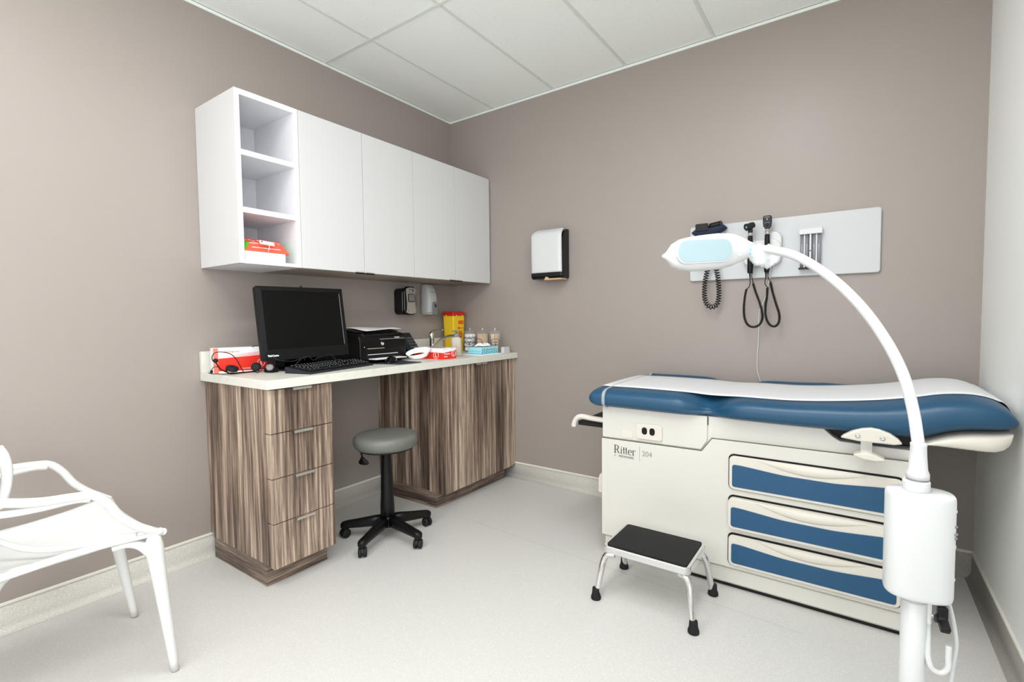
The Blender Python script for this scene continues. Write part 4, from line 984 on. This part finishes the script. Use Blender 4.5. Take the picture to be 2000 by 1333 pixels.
# all-in-one computer
mc = root('computer_monitor', (.24, -1.465, Z), 'black all-in-one desktop computer with switched-off screen', 'computer')
nl = Vector((.347, -1.692, .968)); nr = Vector((.343, -1.224, .972)); tl = Vector((.300, -1.700, 1.322)); 
Xm = (nr-nl).normalized(); Ym = (tl-nl); Ym = (Ym-Xm*Ym.dot(Xm)).normalized(); Wm, Hm = .470, .356
Fm = frame(nl, Xm, Ym)
obj('housing', MB().prism(rr(0, Wm, 0, Hm, .012), Fm, -.030, -.008), M['bezel'], mc, bevel=.004, seg=2)
fr_ = MB().prism(rr(0, Wm, 0, Hm, .012), Fm, -.0078, -.001)
obj('bezel_back', fr_, M['bezel'], mc, bevel=.001)
b = MB(); out = [(0, 0), (Wm, 0), (Wm, Hm), (0, Hm)]; inn = [(.024, .052), (Wm-.022, .052), (Wm-.022, Hm-.022), (.024, Hm-.022)]
for k in range(4):
    j = (k+1) % 4; b.add([Fm(*out[k], .0), Fm(*out[j], .0), Fm(*inn[j], .004), Fm(*inn[k], .004), Fm(*out[k], -.0008), Fm(*out[j], -.0008), Fm(*inn[j], -.0008), Fm(*inn[k], -.0008)],
                         [(0, 1, 2, 3), (7, 6, 5, 4), (3, 2, 6, 7), (0, 4, 5, 1), (0, 3, 7, 4), (1, 5, 6, 2)])
obj('bezel', b, M['bezel'], mc)
obj('screen', MB().prism([(.0245, .0525), (Wm-.0225, .0525), (Wm-.0225, Hm-.0225), (.0245, Hm-.0225)], Fm, -.0007, .0004), M['screen'], mc)
obj('bezel_glint', MB().prism([(Wm-.0236, .056), (Wm-.0222, .056), (Wm-.0222, Hm-.028), (Wm-.0236, Hm-.028)], Fm, .0006, .0040), M['grey'], mc, label='painted reflection line beside the screen')  # grey strip paints the bright reflection along the inner bezel edge
text('brand_lettering', 'ThinkCentre', .013, Fm(.020, .019, .0042), Xm, Ym, M['paper'], mc, sx=.80, bold=.00035)
obj('webcam', MB().ball(Fm(.235, Hm+.003, -.006), .006, n=12), M['black'], mc)
obj('stand_neck', MB().box(.22, .27, -1.55, -1.37, Z+.012, 1.14), M['black'], mc, bevel=.004)
obj('stand_base', MB().box(.20, .27, -1.60, -1.27, Z+.0115, Z+.080), M['black'], mc, bevel=.006)
obj('stand_foot', MB().prism(rr(.195, .325, -1.575, -1.34, .03), XY, Z, Z+.011), M['black'], mc, bevel=.003)
# keyboard
kb = root('keyboard', (.46, -1.36, Z), 'black computer keyboard at the counter edge in front of the computer', 'keyboard')
ko = Vector((.560, -1.590, Z)); Xk = Vector((-.235, .972, 0)).normalized(); Yk = Vector((-Xk.y, Xk.x, 0)); slope = Vector((0, 0, .14))
Yk3 = (Yk+slope).normalized(); Fk = frame(ko+Vector((0, 0, .009)), Xk, Yk3); LK, DK = .452, .155
kbm = MB(); kbm.prism([(0, 0), (DK, 0), (DK, .030), (.02, .011), (0, .009)], lambda p, q, d: ko+Yk*p+Vector((0, 0, q))+Xk*d, 0, LK)
obj('case', kbm, M['dark'], kb, bevel=.002)
keys = MB(); rows = [(.018, [1.4, 1.1, 1.1, 6, 1.1, 1.1, 1.4]), (.038, [2.2]+[1]*10+[2.6]), (.057, [1.7]+[1]*11+[2.1]), (.076, [1.5]+[1]*12+[1.3]), (.095, [1]*13+[1.9]), (.122, [1]*15)]
pt = .0187
for y, ws in rows:
    x = .014; s = 15.0/sum(ws)
    for w in ws:
        w *= s; keys.obox(Fk(x+w*pt/2, y+.009, .0055), (Xk, Yk3, Xk.cross(Yk3)), (w*pt/2-.0013, .0078, .0036)); x += w*pt
    for x0_, n_ in ((.302, 3), (.366, 4)):
        if y in (.057,) and n_ == 3: continue
        if y == .122 and n_ == 4: continue
        for k in range(n_): keys.obox(Fk(x0_+(k+.5)*.0187, y+.009, .0055), (Xk, Yk3, Xk.cross(Yk3)), (.0080, .0078, .0036))
lg = keys; nkey_ = len(keys.f); kn_ = Xk.cross(Yk3); up_ = 1 if kn_.z > 0 else -1
for i in range(0, len(keys.v), 8):      # printed legend on every key
    c_ = sum(keys.v[i:i+8], Vector())/8
    lg.obox(c_+kn_*up_*.0039-Xk*.0022+Yk3*.0022, (Xk, Yk3, kn_), (.0017, .0021, .0002))
ko_ = obj('keys', keys, M['keys'], kb); ko_.data.materials.append(M['ltgrey'])
for pi_ in range(nkey_, len(ko_.data.polygons)): ko_.data.polygons[pi_].material_index = 1
# mouse and pad
mp = solo('mouse_pad', MB().prism([(.345, -1.13), (.56, -1.06), (.575, -.925), (.565, -.90), (.36, -.90), (.345, -.92)], XY, Z, Z+.003), M['pad'], 'thin blue-grey mouse pad at the counter edge', 'mouse pad', bevel=.001)
ms = root('computer_mouse', (.44, -1.0, Z+.003), 'black computer mouse on the blue-grey mouse pad', 'mouse')
mo = Vector((.435, -1.01, Z+.0033)); md = Vector((-.35, .94, 0)).normalized(); mn = Vector((-md.y, md.x, 0)); rg = []
for k in range(15):
    t = k/14; s = math.sin(PI*(.03+.94*t))**.55; h = .036*math.sin(PI*(.06+.80*t))**.7
    rg.append([mo+md*(t-.5)*.115+mn*.030*s*math.cos(a)+Vector((0, 0, .0+h*max(0, math.sin(a))*s)) for a in [2*PI*j/24 for j in range(24)]])
obj('shell', MB().rings(rg), M['blackgloss'], ms)
obj('scroll_wheel', MB().lathe([(.0085, -.003), (.010, 0), (.0085, .003)], mo+md*.030+Vector((0, 0, .026)), 16, mn), M['grey'], ms)
# printer
pr_ = root('printer', (.2, -.985, Z), 'black all-in-one laser printer between computer and glove box', 'printer')
x0, x1, y0, y1 = .035, .345, -1.152, -.815
prof = [(x0, Z+.004), (x1-.004, Z+.004), (x1, Z+.02), (x1, Z+.125), (x1-.012, Z+.150), (x1-.045, Z+.168), (x1-.12, Z+.178), (x0+.02, Z+.180), (x0, Z+.170)]
obj('body', MB().prism(prof, lambda p, q, d: (p, d, q), y0, y1), M['blackgloss'], pr_, bevel=.006, seg=3)
obj('foot', MB().box(x0+.02, x1-.02, y0+.02, y1-.02, Z, Z+.004), M['rubber'], pr_)
obj('scanner_lid', MB().prism([(x0+.01, Z+.1805), (x1-.13, Z+.1795), (x1-.055, Z+.171), (x1-.055, Z+.178), (x1-.13, Z+.189), (x0+.012, Z+.192)], lambda p, q, d: (p, d, q), y0+.012, y1-.012), M['black'], pr_, bevel=.003)
obj('front_seam', MB().box(x1+.0002, x1+.0014, y0+.14, y1-.012, Z+.132, Z+.135), M['silver'], pr_)
obj('lower_seam', MB().box(x1+.0002, x1+.0016, y0+.05, y0+.17, Z+.080, Z+.084), M['silver'], pr_)
obj('output_slot', MB().prism(rr(y0+.035, y1-.05, Z+.018, Z+.078, .008), YZ, x1+.0002, x1+.0012), M['black'], pr_)
obj('output_tray', MB().box(x1+.001, x1+.070, y0+.045, y1-.045, Z+.016, Z+.022), M['black'], pr_, bevel=.002)
obj('tray_edge', MB().box(x1+.0014, x1+.006, y0+.05, y1-.07, Z+.046, Z+.050), M['ltgrey'], pr_)
obj('logo_disc', MB().lathe([(.014, 0), (.014, .0012)], (x1, -.995, Z+.108), 24, (1, 0, 0)), M['dark'], pr_)
text('logo', 'hp', .021, (x1+.0014, -1.006, Z+.102), (0, 1, 0), (.0, 0, 1), M['paper'], pr_, bold=.0004)
text('model_lettering', 'LaserJet', .0115, (x1+.0006, -.905, Z+.138), (0, 1, 0), (0, 0, 1), M['paper'], pr_)
obj('status_light', MB().lathe([(.002, 0), (.002, .001)], (x1, y0+.030, Z+.092), 10, (1, 0, 0)), M['paper'], pr_)
def sheetp(cx, cy, w, l, a, z, sag=0):
    ca, sa = math.cos(a), math.sin(a)
    def f(u, v):
        p, q = (u-.5)*w, (v-.5)*l; return Vector((cx+p*ca-q*sa, cy+p*sa+q*ca, z+.004*math.sin(u*5+v*4)-sag*(u*u)))
    return MB().sheet(f, 14, 14, th=.0009)
solo('paper_sheet', sheetp(.200, -.955, .215, .29, .10, Z+.1985, .012), M['paper'], 'loose white sheet lying on top of the black printer', 'paper sheet')
solo('paper_sheet', MB().box(x1+.003, x1+.068, y0+.055, y1-.058, Z+.0223, Z+.0265), M['paper'], 'white printed sheets resting in the printer output tray', 'paper sheet')
# telephone keypad unit behind the glove box
ph = root('desk_phone', (.17, -.66, Z), 'dark grey desk phone leaning between printer and glove box', 'telephone')
pc = [P(783, 650, x=.13), P(795, 650, x=.13), P(809, 668, x=.20), P(797, 673, x=.20)]
Xp = (pc[1]-pc[0]); Dn = (pc[2]-pc[1]); 
o_ = Vector((.235, -.715, Z+.105)); Xp = Vector((.05, 1, 0)).normalized(); Yp = Vector((-.62, 0, .78)).normalized()
base = MB().prism([(.06, Z), (.27, Z), (.27, Z+.02), (.15, Z+.155), (.12, Z+.155)], lambda p, q, d: (p, d, q), -.735, -.600)
obj('case', base, M['handset'], ph, bevel=.004)
Fp = frame((.27, -.735, Z+.02), (0, 1, 0), (-.12, 0, .135))
bt = MB()
for i in range(3):
    for j in range(5): bt.prism(rr(.062+i*.022, .078+i*.022, .030+j*.024, .044+j*.024, .003, 2), Fp, .0003, .0035)
obj('buttons', bt, M['keycap'], ph)
obj('handset', MB().prism(rr(.008, .048, .008, .172, .012), Fp, .001, .022), M['dark'], ph, bevel=.006, seg=3)
# mixer tap
tp = root('mixer_tap', (.115, -.36, Z), 'chrome mixer tap with raised lever behind the flat glove box', 'tap')
obj('body', MB().lathe([(.028, .0), (.028, .004), (.021, .008), (.0195, .05), (.0195, .105), (.0215, .125), (.0195, .145), (.010, .156), (0, .158)], (.112, -.36, Z), 28), M['chrome'], tp)
obj('lever', MB().tube(cr([(.108, -.36, Z+.145), (.125, -.355, Z+.158), (.155, -.345, Z+.164), (.205, -.335, Z+.168)], 6), [.010]*4+[.0085]*8+[.006]*7, 12, flat=.7), M['chrome'], tp)
obj('spout', MB().tube(cr([(.118, -.36, Z+.038), (.165, -.36, Z+.078), (.22, -.36, Z+.108), (.28, -.36, Z+.124), (.325, -.36, Z+.128), (.343, -.36, Z+.118), (.345, -.36, Z+.100)], 8), .0098, 16), M['chrome'], tp)
obj('aerator', MB().lathe([(.011, 0), (.011, .018)], (.345, -.36, Z+.085), 18), M['steel'], tp)
# pump bottle
bo = root('pump_bottle', (.432, -.452, Z), 'frosted square soap bottle with grey top beside the tap', 'bottle')
def bring(z, w, r=4): return [Vector((.432, -.452, z))+RT*p*w+Vector((-RT.y, RT.x, 0))*q*w*.8 for p, q in ell(0, 0, 1, 1, 36, r)]
obj('body', MB().rings([bring(Z+.001, .030), bring(Z+.004, .033), bring(Z+.112, .033), bring(Z+.120, .030), bring(Z+.126, .017), bring(Z+.130, .015)]), M['clear_bottle'], bo)
obj('soap_level', MB().rings([bring(Z+.006, .0305), bring(Z+.030, .0305)]), M['warmgrey'], bo)
obj('pump_collar', MB().lathe([(.019, .128), (.0195, .133), (.0185, .148), (.010, .151)], (.432, -.452, Z), 24), M['grey'], bo)
obj('pump_nozzle', MB().lathe([(.006, .151), (.006, .160), (.013, .162), (.013, .168), (.004, .170)], (.432, -.452, Z), 18).tube([Vector((.432, -.452, Z+.165)), Vector((.432, -.452, Z+.163))+RT*-.028], .0045, 8), M['grey'], bo)
# sharps bin
sb = root('sharps_container', (.105, -.1125, Z), 'yellow sharps bin with red lid standing in the counter corner', 'sharps container')
def sring2(z, sc): return [Vector((.107+p*.0535*sc, -.113+q*.065*sc, z)) for p, q in [(a/1., b/1.) for a, b in rr(-1, 1, -1, 1, .16, 4)]]
obj('bin', MB().rings([sring2(Z, .83), sring2(Z+.002, .845), sring2(Z+.262, .985), sring2(Z+.266, .985)], smooth=False), M['yellow'], sb)
obj('lid', MB().rings([sring2(Z+.2665, 1.03), sring2(Z+.268, 1.06), sring2(Z+.290, 1.05), sring2(Z+.296, .99), sring2(Z+.298, .9)], smooth=False), M['redlid'], sb)
for q in (-.035, .03): obj('lid_clip', MB().box(.163, .168, -.113+q-.006, -.113+q+.006, Z+.264, Z+.272), M['yellow'], sb)
obj('lid_clip', MB().box(.085, .10, -.186, -.181, Z+.264, Z+.272), M['yellow'], sb)
Xs, Ys = Vector((0, 1, 0)), Vector((.0335, 0, 1)).normalized()
Fs = frame((.107+.0535*.845+.0008, -.113, Z), Xs, Ys)
obj('warning_label', MB().prism([(-.010, .206), (.046, .206), (.046, .232), (-.010, .232)], Fs, .0004, .0009), M['orange'], sb)
text('label_lettering', 'DANGER', .013, Fs(-.008, .219, .001), Xs, Ys, M['red'], sb, sx=.95)
text('label_lettering', 'SHARPS ONLY', .0085, Fs(-.008, .209, .001), Xs, Ys, M['red'], sb, sx=.9)
m = MB(); m.lathe([(.011, .0004), (.011, .0010)], Fs(-.004, .176, 0), 20, Xs.cross(Ys)); obj('emblem_disc', m, M['orange'], sb)
obj('emblem_core', MB().lathe([(.006, .0011), (.006, .0016)], Fs(-.004, .176, 0), 16, Xs.cross(Ys)), M['redlid'], sb)
text('label_lettering', 'BIOHAZARD', .008, Fs(.009, .175, .001), Xs, Ys, M['orange'], sb, sx=.8)
obj('label_rule', MB().prism([(.009, .169), (.045, .169), (.045, .1705), (.009, .1705)], Fs, .0004, .0009), M['orange'], sb)
m = MB()      # biohazard trefoil: three open rings and a centre ring
cxs, czs = .010, .128
for k in range(3):
    a0 = math.radians(90+120*k); c_ = (cxs+.013*math.cos(a0), czs+.013*math.sin(a0))
    m.tube([Fs(c_[0]+.0145*math.cos(a0+t), c_[1]+.0145*math.sin(a0+t), .0012) for t in [math.radians(-150)+math.radians(300)*j/24 +PI*0 for j in range(25)] if abs(math.degrees(t)) > 28], .0024, 6)
m.tube([Fs(cxs+.012*math.cos(t), czs+.012*math.sin(t), .0012) for t in [2*PI*j/20 for j in range(21)]], .0012, 6)
obj('biohazard_emblem', m, M['redlid'], sb)
# three apothecary jars
names = [('cotton', 'clear acrylic jar of cotton balls, nearest the sharps bin'), ('depressor', 'clear acrylic jar packed with tongue depressors, middle of three'), ('swab', 'clear acrylic jar of loose wooden sticks, right of three')]
rnd = random.Random(11)
for k, (kind, lab) in enumerate(names):
    jx, jy, R_ = (.245, .362, .474)[k], (-.092, -.090, -.088)[k], .046
    j = root('storage_jar', (jx, jy, Z), lab, 'jar', 'clear jars of medical supplies')
    wall = [(R_, .0), (R_, .150), (R_-.0022, .150), (R_-.0022, .004), (0, .004)]
    obj('jar_body', MB().lathe([(0, 0)]+wall, (jx, jy, Z), 36), M['clear'], j)
    l = obj('jar_lid', MB().lathe([(0, .1505), (R_-.012, .1505), (R_-.012, .154), (R_, .154), (R_, .157), (0, .157)], (jx, jy, Z), 36), M['clear'], j)
    obj('lid_knob', MB().lathe([(.0045, .1572), (.0035, .163), (.005, .172), (.0035, .175)], (jx, jy, Z), 16), M['white_plastic'], l)
    # oval printed label on the room side
    dv = Vector((CAM.x-jx, CAM.y-jy, 0)).normalized(); th0 = math.atan2(dv.y, dv.x)-[.15, .75, -.05][k]
    def onj(p, q, e=.0008): return Vector((jx+(R_+e)*math.cos(th0+p/R_), jy+(R_+e)*math.sin(th0+p/R_), Z+.078+q))
    m = MB(); m.tube([onj(.032*math.cos(t), .022*math.sin(t)) for t in [2*PI*q/36 for q in range(37)]], .0016, 6)
    m.tube([onj(.0, -.012), onj(0, -.028)], .002, 6).tube([onj(-.006, -.013), onj(.006, -.013)], .0015, 6)
    obj('label_outline', m, M['navyprint'], j)
    if k != 1: obj('label_bar', MB().tube([onj(-.018, .0), onj(-.006, .0), onj(.006, 0), onj(.018, .0)], .0022, 6), M['navyprint'] if k else M['ink_pale'], j)
    if kind == 'cotton':
        first = None
        for a in range(24):
            lay = a//6; t = a%6*PI/3+lay*.5; rr_ = .026 if a%6 else .004
            c = Vector((jx+rr_*math.cos(t), jy+rr_*math.sin(t), Z+.020+lay*.0325))
            if first is None:
                mb = MB().ball((0, 0, 0), .0155, .0155, .0155, 12)
                for i, v in enumerate(mb.v): mb.v[i] = v*(1+.12*mnoise.noise(v*140))
                first = obj('cotton_ball', mb, M['cotton'], None, loc=(0, 0, 0)); o_ = first
            else: o_ = first.copy(); COL.objects.link(o_)
            o_.location = c; o_.rotation_euler = (rnd.uniform(0, 3), rnd.uniform(0, 3), rnd.uniform(0, 3))
            tag(o_, 'white cotton ball inside the jar nearest the sharps bin', 'cotton ball', 'cotton balls in the first jar')
    else:
        n_ = 30 if kind == 'depressor' else 18; first = None; spots = []
        if kind == 'depressor':
            for iy in range(-2, 3):
                for ix in range(-9, 10, 1):
                    p_ = Vector((ix*.0040, iy*.0172))
                    if p_.length < .036: spots.append((p_.x, p_.y, 0, 0, 0))
        else:
            for q in range(n_):
                t = 2*PI*q/n_*2.4; r_ = .010+.012*(q%3)/2; spots.append((r_*math.cos(t), r_*math.sin(t), rnd.uniform(-.16, .16), rnd.uniform(-.16, .16), rnd.uniform(0, 3)))
        for (p_, q_, rx, ry, rz) in spots:
            if first is None:
                L_ = .128 if kind == 'depressor' else .130; w_ = .0082 if kind == 'depressor' else .0048
                first = obj('tongue_depressor' if kind == 'depressor' else 'wooden_stick', MB().prism(rr(-w_, w_, 0, L_, w_*.98, 6), lambda a, b, c: (c, a, b), -.0008, .0008), M['wood_stick'], None, loc=(0, 0, 0)); o_ = first
            else: o_ = first.copy(); COL.objects.link(o_)
            o_.location = (jx+p_, jy+q_, Z+.0052); o_.rotation_euler = (rx, ry, rz)
            if kind == 'depressor': tag(o_, 'pale wooden tongue depressor packed upright in the middle jar', 'tongue depressor', 'tongue depressors in the middle jar')
            else: tag(o_, 'pale wooden stick leaning in the right-hand jar', 'wooden stick', 'wooden sticks in the right jar')
# tissue box on a white pad
solo('note_pad', MB().box(.395, .582, -.365, -.150, Z, Z+.005), M['paper'], 'flat white pad under the teal tissue box', 'note pad', bevel=.001)
tz = root('tissue_box', (.487, -.24, Z+.0055), 'teal patterned tissue box in front of the clear jars', 'tissue box')
zt0 = Z+.0052; bx0, bx1, by0, by1, hh = .430, .545, -.335, -.150, .046
obj('carton', MB().box(bx0, bx1, by0, by1, zt0, zt0+hh), M['teal_pale'], tz, bevel=.001)
m = MB()
for k in range(9):
    y = by0+.016+k*.019
    for z in (.012, .027): m.prism(ell(y, zt0+z+.004*(k%2), .0055, .0068, 10), YZ, bx1+.0002, bx1+.0007)
obj('printed_pattern', m, M['teal_dark'], tz)
m = MB()
for k in range(8): m.prism([(bx0+.008+k*.0135, zt0+.014), (bx0+.018+k*.0135, zt0+.014), (bx0+.013+k*.0135, zt0+.030)], lambda p, q, d: (p, d, q), by0-.0007, by0-.0002)
obj('printed_pattern', m, M['teal'], tz)
obj('base_band', MB().box(bx0-.0004, bx1+.0004, by0-.0004, by1+.0004, zt0+.0004, zt0+.008), M['teal'], tz)
def tiss(u, v):
    a = u*2*PI; r_ = .008+.042*v**.8; w = 1+.25*math.sin(3*a+1)+.15*math.sin(7*a)
    return Vector((.487+r_*.75*w*math.cos(a), -.245+r_*1.35*w*math.sin(a), zt0+hh+.0006+.032*math.sin(PI*.5*min(1, v*1.6))*(1-.75*max(0, v-.35)/.65)*(.8+.2*math.sin(4*a))))
solo('tissue', MB().sheet(tiss, 40, 8, th=.0006), M['paper'], 'crumpled white tissue lying on the teal box', 'tissue')
# small white card holder in the corner of the counter
solo('card_holder', MB().prism([(-.118, Z), (-.046, Z), (-.052, Z+.044), (-.118, Z+.044)], YZ, .548, .575), M['white_plastic'], 'small white wedge-shaped holder at the right end of the counter', 'card holder', bevel=.002)
# ------------------------------------------------------------------ headset and leads
hs = root('headset', (.215, -1.74, Z), 'black telephone headset with foam microphone lying on the counter corner', 'headset')
def W_(pl, z=None, x=None): return [P(u, v, x=x) if x else P(u, v, z=z) for u, v in pl]
q = cr([P(u, v, x=.215) for u, v in ((478, 731), (470, 717), (462, 703), (452, 693), (440, 689), (427, 688), (418, 691), (414, 699), (416, 706))], 8)
obj('headband', MB().tube([Vector((p.x, max(p.y, -1.99), max(p.z, Z+.0026))) for p in q], .0020, 8), M['black'], hs)
obj('microphone', MB().ball(P(421, 705, x=.215), .0105, n=16), M['rubber'], hs)
q = cr([P(u, v, x=.215) for u, v in ((421, 708), (425, 714), (430, 721), (437, 725), (446, 728))], 6)
obj('mic_boom', MB().tube([Vector((p.x, p.y, max(p.z, Z+.0034))) for p in q], .0028, 8), M['black'], hs)
q = cr([P(u, v, x=.22) for u, v in ((440, 722), (446, 729), (458, 731), (475, 731), (492, 730), (500, 727))], 6)
obj('frame_strap', MB().tube([Vector((p.x, p.y, max(p.z, Z+.0036))) for p in q], .0032, 8), M['black'], hs)
e = P(453.5, 720, x=.225); e.z = max(e.z, Z+.024); ax = Vector((.35, .1, .93)).normalized()
obj('ear_cushion', MB().lathe([(.017, -.010), (.025, -.008), (.027, 0), (.025, .007), (.015, .0095), (.006, .007)], e, 28, ax), M['rubber'], hs)
obj('ear_cup', MB().lathe([(.009, -.0175), (.014, -.016), (.016, -.0105)], e, 20, ax), M['silver'], hs)
e2 = P(500, 717, x=.235)
obj('ear_cushion', MB().lathe([(.008, -.008), (.020, -.007), (.022, 0), (.020, .006), (.010, .008), (.004, .005)], Vector((e2.x, e2.y, max(e2.z, Z+.023))), 26, Vector((.75, -.45, .3))), M['rubber'], hs)
cab = root('cable_bundle', (.26, -1.56, Z), 'tangled black leads and grey plug at the foot of the computer', 'cables')
for pl, x_ in ((((412, 731), (413, 724), (417, 718), (424, 717), (430, 721), (440, 727), (455, 731)), .175),
           (((407, 729), (415, 731), (430, 731), (450, 732), (490, 731), (520, 731), (535, 728)), .20),
           (((500, 731), (508, 725), (516, 717), (520, 708), (521, 700)), .27), (((521, 690), (516, 682), (508, 677), (500, 676), (492, 678)), .20)):
    obj('lead', MB().tube([Vector((p.x, p.y, max(p.z, Z+.0024))) for p in cr([P(u, v, x=x_) for u, v in pl], 6)], .0016, 7), M['black'], cab)
g = P(405, 731, x=.10); obj('clothing_clip', MB().obox((g.x, -1.808, Z+.0085), ((.3, 1, 0), (1, -.3, .3), (0, 0, 1)), (.009, .004, .007)), M['black'], cab, bevel=.002)
g = P(527, 712, x=.32); obj('plug', MB().lathe([(.014, -.006), (.017, -.004), (.017, .006), (.012, .009)], Vector((g.x, g.y, Z+.026)), 8, Vector((.7, -.6, .2))), M['grey'], cab, label='grey round plug')
obj('adapter', MB().box(.275, .33, -1.655, -1.612, Z, Z+.024), M['black'], cab, bevel=.004)
for pl in (((532, 697), (545, 704), (570, 706), (585, 702), (600, 697)), ((575, 715), (588, 702), (593, 698), (596, 705)), ((604, 697), (612, 704), (622, 699), (640, 694)), ((640, 692), (650, 696), (655, 703), (648, 708))):
    obj('lead', MB().tube([Vector((p.x, p.y, max(p.z, Z+.003))) for p in cr([P(u, v, x=.385) for u, v in pl], 6)], .0018, 7), M['dark'], cab)
